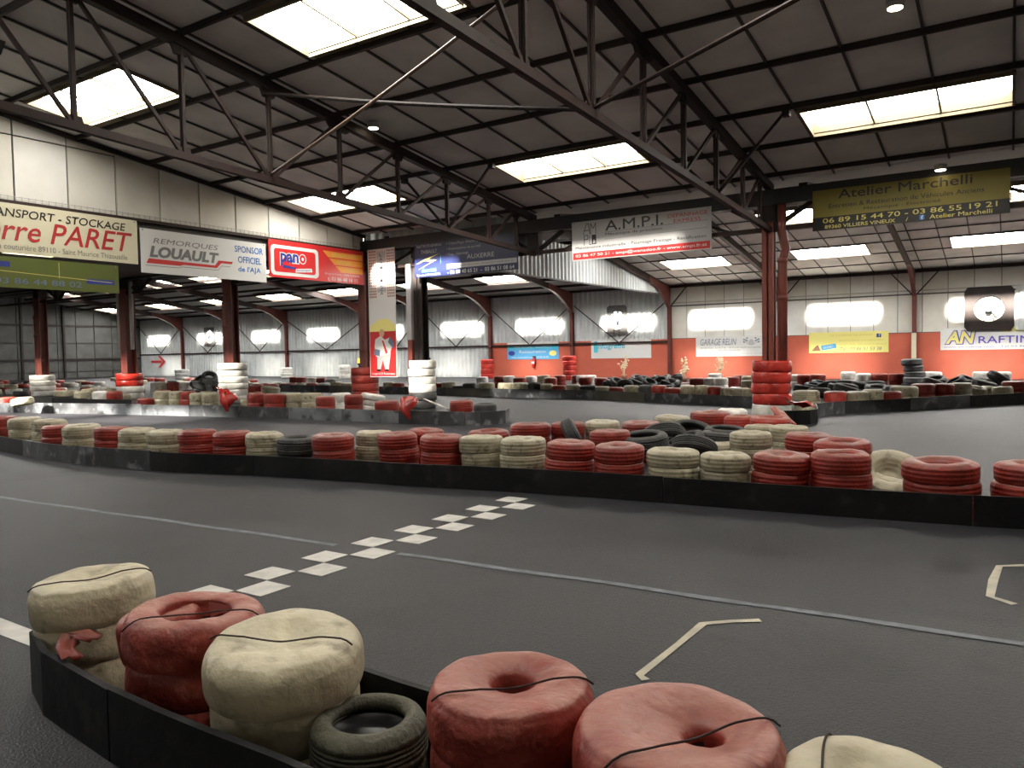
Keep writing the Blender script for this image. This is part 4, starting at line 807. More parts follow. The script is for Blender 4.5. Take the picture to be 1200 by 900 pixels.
 (-7.587, 21.886, 0.216, 0.51, 'c', 2, 'flat', 0, 0.014, 0.004, 0, 'fifteenth cream tire stack from the left on the far curved barrier', 'tire stacks on the far barrier'),
 (-7.164, 21.76, 0.219, 0.49, 'r', 2, 'flat', 0, 0.008, -0.004, 0, 'rightmost red tire stack on the far curved barrier', 'tire stacks on the far barrier'),
 (-6.743, 21.605, 0.223, 0.46, 'c', 2, 'flat', 0, 0.006, 0.014, 0, 'sixteenth cream tire stack from the left on the far curved barrier', 'tire stacks on the far barrier'),
 (-6.31, 21.451, 0.229, 0.47, 'c', 2, 'flat', 0, 0.007, 0.011, 0, 'seventeenth cream tire stack from the left on the far curved barrier', 'tire stacks on the far barrier'),
 (-5.958, 21.124, 0.241, 0.47, 'c', 2, 'flat', 0, -0.024, -0.017, 0, 'rightmost cream tire stack on the far curved barrier', 'tire stacks on the far barrier'),
 (-4.197, 19.652, 0.32, 0.52, 'c', 2, 'flat', 0, -0.003, 0.008, 0, 'second cream tire stack from the left on the far right barrier', 'tire stacks on the far right barrier'),
 (-4.469, 20.825, 0.351, 0.3, 'c', 1, 'flat', 0, 0.1, 0.05, 0, 'first cream tire stack from the left on the far right barrier', 'tire stacks on the far right barrier'),
 (-3.546, 19.731, 0.27, 0.5, 'r', 2, 'flat', 0, -0.014, 0.009, 0, 'first red tire stack from the left on the far right barrier', 'tire stacks on the far right barrier'),
 (-3.128, 20.213, 0.261, 0.48, 'c', 2, 'flat', 0, 0.007, -0.023, 0, 'third cream tire stack from the left on the far right barrier', 'tire stacks on the far right barrier'),
 (-2.847, 20.651, 0.251, 0.51, 'c', 2, 'flat', 0, -0.001, -0.014, 0, 'fourth cream tire stack from the left on the far right barrier', 'tire stacks on the far right barrier'),
 (-2.493, 21.026, 0.259, 0.45, 'r', 2, 'flat', 0, -0.022, -0.018, 0, 'second red tire stack from the left on the far right barrier', 'tire stacks on the far right barrier'),
 (-2.337, 22.241, 0.351, 0.52, 'c', 2, 'flat', 0, -0.009, -0.016, 0, 'fifth cream tire stack from the left on the far right barrier', 'tire stacks on the far right barrier'),
 (-2.018, 23.787, 0.297, 0.52, 'r', 2, 'flat', 0, -0.015, -0.023, 0, 'third red tire stack from the left on the far right barrier', 'tire stacks on the far right barrier'),
 (-1.547, 24.096, 0.261, 0.51, 'r', 2, 'flat', 0, -0.002, -0.006, 0, 'fourth red tire stack from the left on the far right barrier', 'tire stacks on the far right barrier'),
 (-1.14, 24.473, 0.259, 0.52, 'c', 2, 'flat', 0, 0.006, 0.005, 0, 'sixth cream tire stack from the left on the far right barrier', 'tire stacks on the far right barrier'),
 (-0.831, 24.883, 0.245, 0.39, 'c', 1, 'hole', 0, 0.2, 0, 0, 'seventh cream tire stack from the left on the far right barrier', 'tire stacks on the far right barrier'),
 (-0.537, 25.289, 0.251, 0.37, 'c', 1, 'hole', 0, 0.1, 0.1, 0, 'eighth cream tire stack from the left on the far right barrier', 'tire stacks on the far right barrier'),
 (-0.171, 24.779, 0.265, 0.4, 'c', 1, 'hole', 0, 0, 0.1, 0, 'ninth cream tire stack from the left on the far right barrier', 'tire stacks on the far right barrier'),
 (0.104, 25.783, 0.332, 0.52, 'r', 2, 'flat', 0, -0.013, 0.02, 0, 'rightmost red tire stack on the far right barrier', 'tire stacks on the far right barrier'),
 (0.614, 26.44, 0.337, 0.52, 'c', 2, 'flat', 0, -0.025, -0.005, 0, 'rightmost cream tire stack on the far right barrier', 'tire stacks on the far right barrier'),
 (-19.302, 27.296, 0.27, 0.52, 'w', 2, 'flat', 0, -0.011, -0.004, 0, 'first white tire stack from the left in the rank along the red wall', 'tire stacks along the red wall'),
 (-19.119, 28.354, 0.264, 0.52, 'r', 2, 'flat', 0, -0.019, 0.017, 0, 'first red tire stack from the left in the rank along the red wall', 'tire stacks along the red wall'),
 (-18.586, 28.372, 0.264, 0.52, 'w', 2, 'flat', 0, -0.006, -0.023, 0, 'second white tire stack from the left in the rank along the red wall', 'tire stacks along the red wall'),
 (-16.903, 26.567, 0.27, 0.52, 'r', 2, 'flat', 0, 0.006, -0.02, 0, 'second red tire stack from the left in the rank along the red wall', 'tire stacks along the red wall'),
 (-17.527, 28.45, 0.27, 0.52, 'w', 2, 'flat', 0, 0.002, -0.008, 0, 'third white tire stack from the left in the rank along the red wall', 'tire stacks along the red wall'),
 (-17.503, 29.502, 0.302, 0.52, 'c', 2, 'flat', 0, 0.004, 0.023, 0, 'first cream tire stack from the left in the rank along the red wall', 'tire stacks along the red wall'),
 (-15.528, 26.707, 0.27, 0.52, 'r', 2, 'flat', 0, 0.016, -0.004, 0, 'third red tire stack from the left in the rank along the red wall', 'tire stacks along the red wall'),
 (-16.7, 29.548, 0.27, 0.52, 'r', 2, 'flat', 0, 0.016, 0.007, 0, 'fourth red tire stack from the left in the rank along the red wall', 'tire stacks along the red wall'),
 (-16.134, 30.08, 0.256, 0.5, 'r', 2, 'flat', 0, -0.007, -0.018, 0, 'fifth red tire stack from the left in the rank along the red wall', 'tire stacks along the red wall'),
 (-15.721, 29.783, 0.247, 0.51, 'w', 2, 'flat', 0, 0.005, 0.003, 0, 'fourth white tire stack from the left in the rank along the red wall', 'tire stacks along the red wall'),
 (-14.478, 27.721, 0.27, 0.52, 'r', 2, 'flat', 0, 0.023, 0.023, 0, 'sixth red tire stack from the left in the rank along the red wall', 'tire stacks along the red wall'),
 (-15.228, 29.634, 0.26, 0.52, 'w', 2, 'flat', 0, 0.005, -0.007, 0, 'fifth white tire stack from the left in the rank along the red wall', 'tire stacks along the red wall'),
 (-13.391, 26.924, 0.279, 0.52, 'r', 2, 'flat', 0, 0.02, -0.025, 0, 'seventh red tire stack from the left in the rank along the red wall', 'tire stacks along the red wall'),
 (-9.794, 27.693, 0.289, 0.5, 'r', 2, 'flat', 0, -0.02, 0.003, 0, 'eighth red tire stack from the left in the rank along the red wall', 'tire stacks along the red wall'),
 (-10.516, 31.954, 0.286, 0.52, 'w', 2, 'flat', 0, 0.006, -0.018, 0, 'seventh white tire stack from the left in the rank along the red wall', 'tire stacks along the red wall'),
 (-9.27, 27.583, 0.241, 0.51, 'w', 2, 'flat', 0, 0.006, 0.02, 0, 'sixth white tire stack from the left in the rank along the red wall', 'tire stacks along the red wall'),
 (-8.796, 27.392, 0.258, 0.52, 'w', 2, 'flat', 0, -0.006, -0.003, 0, 'rightmost white tire stack in the rank along the red wall', 'tire stacks along the red wall'),
 (-8.65, 28.234, 0.27, 0.52, 'r', 2, 'flat', 0, -0.014, -0.01, 0, 'ninth red tire stack from the left in the rank along the red wall', 'tire stacks along the red wall'),
 (-8.858, 30.007, 0.27, 0.52, 'r', 2, 'flat', 0, 0.024, -0.006, 0, 'rightmost red tire stack in the rank along the red wall', 'tire stacks along the red wall'),
 (-7.205, 25.352, 0.27, 0.52, 'c', 2, 'flat', 0, 0.023, 0.021, 0, 'rightmost cream tire stack in the rank along the red wall', 'tire stacks along the red wall'),
 (-8.309, 29.128, 0.27, 0.52, 'c', 2, 'flat', 0, 0.005, -0.012, 0, 'second cream tire stack from the left in the rank along the red wall', 'tire stacks along the red wall'),
 (-6.986, 30.662, 0.254, 0.53, 'w', 2, 'flat', 0, 0.024, -0.0, 0, 'first white tire stack from the left along the red wall right of the column', 'tire stacks along the red wall at right'),
 (-6.577, 30.368, 0.243, 0.54, 'r', 2, 'flat', 0, -0.004, -0.009, 0, 'first red tire stack from the left along the red wall right of the column', 'tire stacks along the red wall at right'),
 (-6.058, 30.223, 0.286, 0.55, 'r', 2, 'flat', 0, 0.024, -0.0, 0, 'second red tire stack from the left along the red wall right of the column', 'tire stacks along the red wall at right'),
 (-5.492, 33.235, 0.289, 0.55, 'w', 2, 'flat', 0, -0.011, -0.001, 0, 'second white tire stack from the left along the red wall right of the column', 'tire stacks along the red wall at right'),
 (-4.634, 31.276, 0.273, 0.55, 'w', 2, 'flat', 0, -0.019, 0.006, 0, 'third white tire stack from the left along the red wall right of the column', 'tire stacks along the red wall at right'),
 (-4.076, 31.234, 0.281, 0.55, 'r', 2, 'flat', 0, -0.003, -0.01, 0, 'third red tire stack from the left along the red wall right of the column', 'tire stacks along the red wall at right'),
 (-3.508, 31.238, 0.274, 0.55, 'r', 2, 'flat', 0, 0.014, 0.016, 0, 'rightmost red tire stack along the red wall right of the column', 'tire stacks along the red wall at right'),
 (-2.531, 33.202, 0.354, 0.55, 'w', 2, 'flat', 0, -0.024, 0.002, 0, 'fourth white tire stack from the left along the red wall right of the column', 'tire stacks along the red wall at right'),
 (-0.9, 33.341, 0.324, 0.55, 'w', 2, 'flat', 0, -0.011, 0.022, 0, 'fifth white tire stack from the left along the red wall right of the column', 'tire stacks along the red wall at right'),
 (-0.285, 33.177, 0.306, 0.55, 'w', 2, 'flat', 0, 0.014, -0.013, 0, 'rightmost white tire stack along the red wall right of the column', 'tire stacks along the red wall at right'),
 (-30.228, 26.407, 0.261, 0.52, 'r', 2, 'flat', 0, -0.012, -0.017, 0, 'third red tire stack from the left in the short rank along the corrugated wall', 'tire stacks along the corrugated wall'),
 (-29.7, 26.381, 0.261, 0.52, 'r', 2, 'flat', 0, 0.024, -0.01, 0, 'fourth red tire stack from the left in the short rank along the corrugated wall', 'tire stacks along the corrugated wall'),
 (-27.939, 25.444, 0.27, 0.52, 'w', 2, 'flat', 0, 0.005, -0.001, 0, 'rightmost white tire stack in the short rank along the corrugated wall', 'tire stacks along the corrugated wall'),
 (-27.314, 25.508, 0.27, 0.52, 'r', 2, 'flat', 0, 0.007, 0.005, 0, 'rightmost red tire stack in the short rank along the corrugated wall', 'tire stacks along the corrugated wall'),
 (-25.842, 24.645, 0.27, 0.52, 'g', 2, 'flat', 0, 0.012, -0.019, 0, 'the only grey tire stack in the short rank along the corrugated wall', 'tire stacks along the corrugated wall'),
 (-32.229, 20.208, 0.252, 0.51, 'w', 2, 'flat', 0, 0.013, -0.01, 0, 'first white tire stack from the left in the short rank along the corrugated wall', 'tire stacks along the corrugated wall'),
 (-31.732, 20.223, 0.239, 0.51, 'c', 2, 'flat', 0, 0.002, -0.008, 0, 'the only cream tire stack in the short rank along the corrugated wall', 'tire stacks along the corrugated wall'),
 (-31.267, 20.377, 0.244, 0.51, 'r', 2, 'flat', 0, -0.01, 0.001, 0, 'first red tire stack from the left in the short rank along the corrugated wall', 'tire stacks along the corrugated wall'),
 (-30.766, 20.379, 0.25, 0.51, 'r', 2, 'flat', 0, -0.002, -0.007, 0, 'second red tire stack from the left in the short rank along the corrugated wall', 'tire stacks along the corrugated wall'),
 (-30.25, 20.324, 0.261, 0.52, 'w', 2, 'flat', 0, 0.012, 0.005, 0, 'second white tire stack from the left in the short rank along the corrugated wall', 'tire stacks along the corrugated wall'),
 (-20.251, 37.0, 0.397, 1.32, 'R', 5, 'dip', 1, 0.02, 0.02, 0, 'tall leaning stack of shiny red tires before the red wall', 'tall tire stacks at the far walls'),
 (-26.817, 38.5, 0.417, 1.17, 'R', 4, 'dip', 1, 0, 0, 0, 'shiny red tire stack at the left end of the red wall', 'tall tire stacks at the far walls'),
 (-43.705, 37.5, 0.43, 0.74, 'w', 4, 'dip', 1, 0.03, 0.03, 0, 'small stack of white wrapped tires at a far column foot', 'tall tire stacks at the far walls'),
 (-37.394, 37.0, 0.4, 0.9, 'w', 3, 'dip', 1, 0, 0, 0, 'white wrapped tires stacked against a far column left of the red stack', 'tall tire stacks at the far walls'),
 (-50.962, 34.0, 0.5, 0.73, 'g', 3, 'dip', 1, 0, 0, 0, 'grey wrapped tire stack beside the pink arrow', 'tall tire stacks at the far walls')]
for (x, y, r, H_, col, n, top, parts, tx, ty, z, label, group) in TB:
    bundle(x, y, r, H_, col, label, n, top, bool(parts), (tx, ty), group or None, z)
# loose bare and wrapped tires in heaps
HP = [
 (-3.0058371626579232, 30.975242294783314, 0.0, 0.34029075228284367, 0.04998878637635763, 0.062070492133403585, 'rubber_grey', 'grey bare tire in the tall stack at the pale painted frame foot, lowest', ''),
 (-2.9243710228784234, 30.951456051639965, 0.21594078625820937, 0.3516660298559589, -0.008672216002739604, 0.012102685796043067, 'rubber_grey', 'grey bare tire in the tall stack at the pale painted frame foot, second up', ''),
 (-2.8983567941028165, 31.013223534560847, 0.43188157251641873, 0.3412164160825615, 0.04940583751308954, -0.01832429590735469, 'rubber_grey', 'grey bare tire in the tall stack at the pale painted frame foot, middle', ''),
 (-2.9489672783106133, 31.03519013875694, 0.6478223587746281, 0.3311577399885674, -0.024426168085559016, 0.05280376643919556, 'rubber_grey', 'grey bare tire in the tall stack at the pale painted frame foot, second from top', ''),
 (-3.001097104115655, 31.033627863230723, 0.8637631450328375, 0.34871405236902897, -0.008061587886113587, -0.034182227077013766, 'rubber_grey', 'grey bare tire in the tall stack at the pale painted frame foot, topmost', ''),
 (-11.34, 28.55, 0.0, 0.26, -0.0, 0.0, 'rubber', 'bare black tire in the high heap before the red wall left of the column', 'high heap bare black'),
 (-11.24, 24.77, 0.01, 0.291, 0.02, -0.03, 'rubber', 'bare black tire in the high heap before the red wall left of the column', 'high heap bare black'),
 (-10.97, 27.96, 0.01, 0.296, -0.04, 0.02, 'rubber_grey', 'bare grey tire in the high heap before the red wall left of the column', 'high heap bare grey'),
 (-9.78, 25.1, 0.01, 0.295, 0.04, 0.02, 'rubber', 'bare black tire in the high heap before the red wall left of the column', 'high heap bare black'),
 (-13.12, 28.59, 0.0, 0.26, 0.01, -0.01, 'rubber', 'bare black tire in the high heap before the red wall left of the column', 'high heap bare black'),
 (-10.09, 24.22, 0.01, 0.258, -0.01, -0.03, 'rubber', 'bare black tire in the high heap before the red wall left of the column', 'high heap bare black'),
 (-11.71, 27.71, 0.01, 0.311, -0.03, -0.01, 'rubber', 'bare black tire in the high heap before the red wall left of the column', 'high heap bare black'),
 (-11.09, 26.45, 0.01, 0.316, -0.01, -0.04, 'rubber', 'bare black tire in the high heap before the red wall left of the column', 'high heap bare black'),
 (-10.21, 26.77, 0.01, 0.293, -0.02, 0.0, 'rubber', 'bare black tire in the high heap before the red wall left of the column', 'high heap bare black'),
 (-12.06, 25.86, 0.01, 0.302, -0.03, 0.02, 'rubber', 'bare black tire in the high heap before the red wall left of the column', 'high heap bare black'),
 (-9.54, 24.15, 0.02, 0.301, -0.04, -0.03, 'rubber_grey', 'bare grey tire in the high heap before the red wall left of the column', 'high heap bare grey'),
 (-10.65, 27.24, 0.01, 0.306, -0.01, 0.03, 'rubber', 'bare black tire in the high heap before the red wall left of the column', 'high heap bare black'),
 (-12.4, 28.45, 0.0, 0.293, -0.01, -0.0, 'rubber', 'bare black tire in the high heap before the red wall left of the column', 'high heap bare black'),
 (-11.82, 24.8, 0.01, 0.276, -0.01, 0.03, 'rubber', 'bare black tire in the high heap before the red wall left of the column', 'high heap bare black'),
 (-14.12, 28.62, 0.01, 0.276, 0.04, 0.02, 'rubber', 'bare black tire in the high heap before the red wall left of the column', 'high heap bare black'),
 (-10.46, 25.46, 0.01, 0.297, 0.02, -0.03, 'rubber', 'bare black tire in the high heap before the red wall left of the column', 'high heap bare black'),
 (-12.43, 25.15, 0.01, 0.255, -0.01, 0.04, 'rubber', 'bare black tire in the high heap before the red wall left of the column', 'high heap bare black'),
 (-12.74, 27.36, 0.0, 0.316, 0.01, -0.01, 'rubber_grey', 'bare grey tire in the high heap before the red wall left of the column', 'high heap bare grey'),
 (-10.74, 24.22, 0.01, 0.288, 0.04, 0.0, 'rubber', 'bare black tire in the high heap before the red wall left of the column', 'high heap bare black'),
 (-11.85, 26.66, 0.01, 0.256, -0.01, -0.03, 'rubber', 'bare black tire in the high heap before the red wall left of the column', 'high heap bare black'),
 (-11.3, 24.09, 0.0, 0.288, -0.0, 0.01, 'rubber', 'bare black tire in the high heap before the red wall left of the column', 'high heap bare black'),
 (-13.54, 27.86, 0.01, 0.307, -0.01, -0.03, 'rubber', 'bare black tire in the high heap before the red wall left of the column', 'high heap bare black'),
 (-11.31, 25.57, 0.01, 0.303, 0.0, 0.03, 'rubber', 'bare black tire in the high heap before the red wall left of the column', 'high heap bare black'),
 (-10.64, 24.86, 0.01, 0.3, -0.0, 0.04, 'rubber_grey', 'bare grey tire in the high heap before the red wall left of the column', 'high heap bare grey'),
 (-10.25, 26.1, 0.02, 0.254, 0.04, -0.04, 'rubber', 'bare black tire in the high heap before the red wall left of the column', 'high heap bare black'),
 (-12.0, 28.83, 0.01, 0.257, -0.03, -0.03, 'rubber', 'bare black tire in the high heap before the red wall left of the column', 'high heap bare black'),
 (-11.89, 24.12, 0.01, 0.304, -0.01, 0.03, 'rubber_grey', 'bare grey tire in the high heap before the red wall left of the column', 'high heap bare grey'),
 (-12.69, 26.59, 0.01, 0.318, 0.02, -0.03, 'rubber', 'bare black tire in the high heap before the red wall left of the column', 'high heap bare black'),
 (-12.11, 27.14, 0.01, 0.267, -0.02, 0.03, 'rubber', 'bare black tire in the high heap before the red wall left of the column', 'high heap bare black'),
 (-11.31, 27.06, 0.01, 0.266, 0.04, -0.03, 'rubber', 'bare black tire in the high heap before the red wall left of the column', 'high heap bare black'),
 (-9.14, 24.65, 0.01, 0.302, 0.02, -0.0, 'rubber', 'bare black tire in the high heap before the red wall left of the column', 'high heap bare black'),
 (-10.39, 27.94, 0.01, 0.265, -0.0, -0.04, 'rubber', 'bare black tire in the high heap before the red wall left of the column', 'high heap bare black'),
 (-13.65, 28.92, 0.01, 0.272, -0.02, -0.03, 'rubber', 'bare black tire in the high heap before the red wall left of the column', 'high heap bare black'),
 (-12.85, 28.06, 0.0, 0.267, 0.01, 0.01, 'rubber_grey', 'bare grey tire in the high heap before the red wall left of the column', 'high heap bare grey'),
 (-9.73, 25.77, 0.01, 0.267, -0.02, 0.01, 'rubber', 'bare black tire in the high heap before the red wall left of the column', 'high heap bare black'),
 (-10.74, 28.98, 0.02, 0.317, -0.04, -0.03, 'rubber', 'bare black tire in the high heap before the red wall left of the column', 'high heap bare black'),
 (-12.71, 25.75, 0.01, 0.252, -0.03, 0.04, 'rubber', 'bare black tire in the high heap before the red wall left of the column', 'high heap bare black'),
 (-8.95, 24.0, 0.0, 0.299, -0.01, 0.0, 'rubber', 'bare black tire in the high heap before the red wall left of the column', 'high heap bare black'),
 (-10.81, 25.89, 0.0, 0.25, 0.01, 0.0, 'rubber', 'bare black tire in the high heap before the red wall left of the column', 'high heap bare black'),
 (-11.62, 26.2, 0.01, 0.262, -0.03, 0.02, 'rubber', 'bare black tire in the high heap before the red wall left of the column', 'high heap bare black'),
 (-9.79, 26.37, 0.0, 0.257, -0.01, -0.01, 'rubber_grey', 'bare grey tire in the high heap before the red wall left of the column', 'high heap bare grey'),
 (-9.72, 24.42, 0.22, 0.257, 0.08, 0.01, 'rubber', 'bare black tire in the high heap before the red wall left of the column', 'high heap bare black'),
 (-12.68, 26.7, 0.26, 0.315, 0.08, -0.15, 'rubber', 'bare black tire in the high heap before the red wall left of the column', 'high heap bare black'),
 (-11.8, 24.98, 0.36, 0.283, 0.25, -0.49, 'rubber_grey', 'bare grey tire in the high heap before the red wall left of the column', 'high heap bare grey'),
 (-11.79, 26.15, 0.27, 0.253, -0.2, -0.15, 'rubber', 'bare black tire in the high heap before the red wall left of the column', 'high heap bare black'),
 (-10.59, 27.71, 0.4, 0.27, -0.46, -0.49, 'rubber_grey', 'bare grey tire in the high heap before the red wall left of the column', 'high heap bare grey'),
 (-11.27, 24.57, 0.31, 0.284, 0.05, -0.47, 'rubber', 'bare black tire in the high heap before the red wall left of the column', 'high heap bare black'),
 (-13.05, 27.75, 0.29, 0.306, 0.2, -0.18, 'rubber_grey', 'bare grey tire in the high heap before the red wall left of the column', 'high heap bare grey'),
 (-12.61, 26.1, 0.23, 0.288, -0.12, -0.02, 'rubber', 'bare black tire in the high heap before the red wall left of the column', 'high heap bare black'),
 (-10.37, 26.79, 0.28, 0.271, -0.38, 0.02, 'rubber', 'bare black tire in the high heap before the red wall left of the column', 'high heap bare black'),
 (-11.95, 27.96, 0.34, 0.271, 0.4, -0.24, 'rubber_grey', 'bare grey tire in the high heap before the red wall left of the column', 'high heap bare grey'),
 (-10.94, 26.19, 0.35, 0.29, 0.21, 0.44, 'rubber', 'bare black tire in the high heap before the red wall left of the column', 'high heap bare black'),
 (-10.45, 24.71, 0.37, 0.265, -0.44, 0.38, 'rubber_grey', 'bare grey tire in the high heap before the red wall left of the column', 'high heap bare grey'),
 (-11.66, 28.47, 0.34, 0.269, -0.38, -0.28, 'rubber', 'bare black tire in the high heap before the red wall left of the column', 'high heap bare black'),
 (-13.54, 28.15, 0.26, 0.313, 0.05, -0.2, 'rubber', 'bare black tire in the high heap before the red wall left of the column', 'high heap bare black'),
 (-11.16, 27.93, 0.35, 0.297, 0.28, -0.35, 'rubber_grey', 'bare grey tire in the high heap before the red wall left of the column', 'high heap bare grey'),
 (-10.19, 26.25, 0.26, 0.261, 0.28, 0.01, 'rubber', 'bare black tire in the high heap before the red wall left of the column', 'high heap bare black'),
 (-11.34, 25.8, 0.36, 0.269, 0.48, 0.28, 'rubber', 'bare black tire in the high heap before the red wall left of the column', 'high heap bare black'),
 (-11.94, 27.13, 0.37, 0.296, -0.27, -0.45, 'rubber_grey', 'bare grey tire in the high heap before the red wall left of the column', 'high heap bare grey'),
 (-12.24, 25.56, 0.3, 0.274, 0.23, -0.23, 'rubber', 'bare black tire in the high heap before the red wall left of the column', 'high heap bare black'),
 (-10.9, 27.16, 0.3, 0.312, -0.25, -0.15, 'rubber_grey', 'bare grey tire in the high heap before the red wall left of the column', 'high heap bare grey'),
 (-12.56, 28.26, 0.27, 0.278, -0.04, -0.3, 'rubber', 'bare black tire in the high heap before the red wall left of the column', 'high heap bare black'),
 (-10.34, 25.52, 0.36, 0.297, 0.49, 0.21, 'rubber', 'bare black tire in the high heap before the red wall left of the column', 'high heap bare black'),
 (-11.03, 28.5, 0.27, 0.285, 0.1, -0.22, 'rubber', 'bare black tire in the high heap before the red wall left of the column', 'high heap bare black'),
 (-11.17, 25.22, 0.32, 0.289, -0.16, -0.36, 'rubber', 'bare black tire in the high heap before the red wall left of the column', 'high heap bare black'),
 (-9.91, 24.97, 0.3, 0.263, 0.36, 0.13, 'rubber', 'bare black tire in the high heap before the red wall left of the column', 'high heap bare black'),
 (-11.55, 26.72, 0.36, 0.254, -0.45, -0.38, 'rubber_grey', 'bare grey tire in the high heap before the red wall left of the column', 'high heap bare grey'),
 (-2.83, 27.37, 0.01, 0.319, 0.0, -0.03, 'rubber', 'bare black tire in the low heap right of the red column stack', 'low heap bare black'),
 (-3.36, 25.96, 0.01, 0.295, -0.03, 0.02, 'rubber', 'bare black tire in the low heap right of the red column stack', 'low heap bare black'),
 (-3.57, 22.07, 0.01, 0.3, -0.01, 0.02, 'rubber_grey', 'bare grey tire in the low heap right of the red column stack', 'low heap bare grey'),
 (-3.03, 25.12, 0.01, 0.292, -0.01, -0.01, 'rubber', 'bare black tire in the low heap right of the red column stack', 'low heap bare black'),
 (-3.82, 24.26, 0.02, 0.339, 0.04, -0.02, 'rubber', 'bare black tire in the low heap right of the red column stack', 'low heap bare black'),
 (-5.27, 23.83, 0.0, 0.341, 0.01, 0.0, 'rubber', 'bare black tire in the low heap right of the red column stack', 'low heap bare black'),
 (-4.18, 23.65, 0.01, 0.349, 0.03, -0.02, 'rubber', 'bare black tire in the low heap right of the red column stack', 'low heap bare black'),
 (-5.43, 26.19, 0.01, 0.342, 0.01, 0.04, 'rubber', 'bare black tire in the low heap right of the red column stack', 'low heap bare black'),
 (-4.89, 25.43, 0.01, 0.354, 0.01, 0.02, 'rubber', 'bare black tire in the low heap right of the red column stack', 'low heap bare black'),
 (-2.74, 26.09, 0.01, 0.315, -0.02, 0.01, 'rubber', 'bare black tire in the low heap right of the red column stack', 'low heap bare black'),
 (-5.82, 26.98, 0.01, 0.308, -0.04, 0.02, 'rubber', 'bare black tire in the low heap right of the red column stack', 'low heap bare black'),
 (-2.84, 23.88, 0.0, 0.352, 0.0, 0.01, 'rubber', 'bare black tire in the low heap right of the red column stack', 'low heap bare black'),
 (-4.19, 25.52, 0.01, 0.284, -0.03, 0.0, 'rubber', 'bare black tire in the low heap right of the red column stack', 'low heap bare black'),
 (-4.05, 24.93, 0.01, 0.317, 0.01, 0.03, 'rubber', 'bare black tire in the low heap right of the red column stack', 'low heap bare black'),
 (-3.66, 22.78, 0.01, 0.317, 0.04, 0.02, 'rubber', 'bare black tire in the low heap right of the red column stack', 'low heap bare black'),
 (-4.19, 26.69, 0.01, 0.327, 0.03, 0.02, 'rubber', 'bare black tire in the low heap right of the red column stack', 'low heap bare black'),
 (-3.0, 23.05, 0.02, 0.298, 0.04, 0.04, 'rubber', 'bare black tire in the low heap right of the red column stack', 'low heap bare black'),
 (-5.32, 27.35, 0.01, 0.289, 0.02, -0.01, 'rubber', 'bare black tire in the low heap right of the red column stack', 'low heap bare black'),
 (-5.24, 24.82, 0.01, 0.297, -0.01, 0.02, 'rubber', 'bare black tire in the low heap right of the red column stack', 'low heap bare black'),
 (-3.17, 26.72, 0.01, 0.288, 0.03, -0.03, 'rubber', 'bare black tire in the low heap right of the red column stack', 'low heap bare black'),
 (-5.25, 23.06, 0.02, 0.336, 0.03, -0.04, 'rubber', 'bare black tire in the low heap right of the red column stack', 'low heap bare black'),
 (-2.52, 24.55, 0.01, 0.328, -0.03, 0.0, 'rubber_grey', 'bare grey tire in the low heap right of the red column stack', 'low heap bare grey'),
 (-5.09, 23.47, 0.25, 0.314, 0.2, 0.01, 'rubber', 'bare black tire in the low heap right of the red column stack', 'low heap bare black'),
 (-4.16, 23.37, 0.3, 0.289, 0.23, 0.2, 'rubber', 'bare black tire in the low heap right of the red column stack', 'low heap bare black'),
 (-3.31, 24.69, 0.23, 0.33, -0.05, 0.08, 'rubber_grey', 'bare grey tire in the low heap right of the red column stack', 'low heap bare grey'),
 (-5.14, 25.09, 0.25, 0.304, 0.03, 0.18, 'rubber', 'bare black tire in the low heap right of the red column stack', 'low heap bare black'),
 (-4.6, 24.44, 0.31, 0.315, 0.13, -0.29, 'rubber', 'bare black tire in the low heap right of the red column stack', 'low heap bare black'),
 (-4.56, 26.96, 0.24, 0.359, -0.06, 0.07, 'rubber', 'bare black tire in the low heap right of the red column stack', 'low heap bare black'),
 (-3.84, 22.68, 0.3, 0.323, 0.1, -0.29, 'rubber', 'bare black tire in the low heap right of the red column stack', 'low heap bare black'),
 (-5.1, 25.88, 0.27, 0.318, 0.01, -0.28, 'rubber', 'bare black tire in the low heap right of the red column stack', 'low heap bare black'),
 (-2.58, 23.41, 0.25, 0.34, 0.08, -0.1, 'rubber_grey', 'bare grey tire in the low heap right of the red column stack', 'low heap bare grey'),
 (-3.68, 26.89, 0.23, 0.333, 0.01, -0.12, 'rubber', 'bare black tire in the low heap right of the red column stack', 'low heap bare black'),
 (-3.85, 25.43, 0.29, 0.294, 0.26, -0.12, 'rubber', 'bare black tire in the low heap right of the red column stack', 'low heap bare black'),
 (-3.18, 23.69, 0.27, 0.286, -0.15, -0.14, 'rubber_grey', 'bare grey tire in the low heap right of the red column stack', 'low heap bare grey'),
 (-4.02, 23.96, 0.27, 0.326, 0.21, 0.06, 'rubber_grey', 'bare grey tire in the low heap right of the red column stack', 'low heap bare grey'),
 (-4.48, 22.55, 0.24, 0.304, 0.11, -0.07, 'rubber_grey', 'bare grey tire in the low heap right of the red column stack', 'low heap bare grey'),
 (0.17, 27.48, 0.02, 0.319, -0.04, 0.03, 'rubber', 'rightmost bare black tire in the heap below the rafting banner', 'right heap bare black'),
 (0.33, 28.26, 0.01, 0.29, -0.01, -0.03, 'rubber_grey', 'rightmost bare grey tire in the heap below the rafting banner', 'right heap bare grey'),
 (-1.36, 26.85, 0.01, 0.348, 0.02, 0.01, 'rubber_grey', 'third bare grey tire in the heap below the rafting banner from the left', 'right heap bare grey'),
 (-1.88, 24.98, 0.01, 0.333, 0.02, 0.02, 'rubber', 'third bare black tire in the heap below the rafting banner from the left', 'right heap bare black'),
 (-0.62, 27.53, 0.01, 0.285, 0.01, -0.03, 'rubber', 'thirteenth bare black tire in the heap below the rafting banner from the left', 'right heap bare black'),
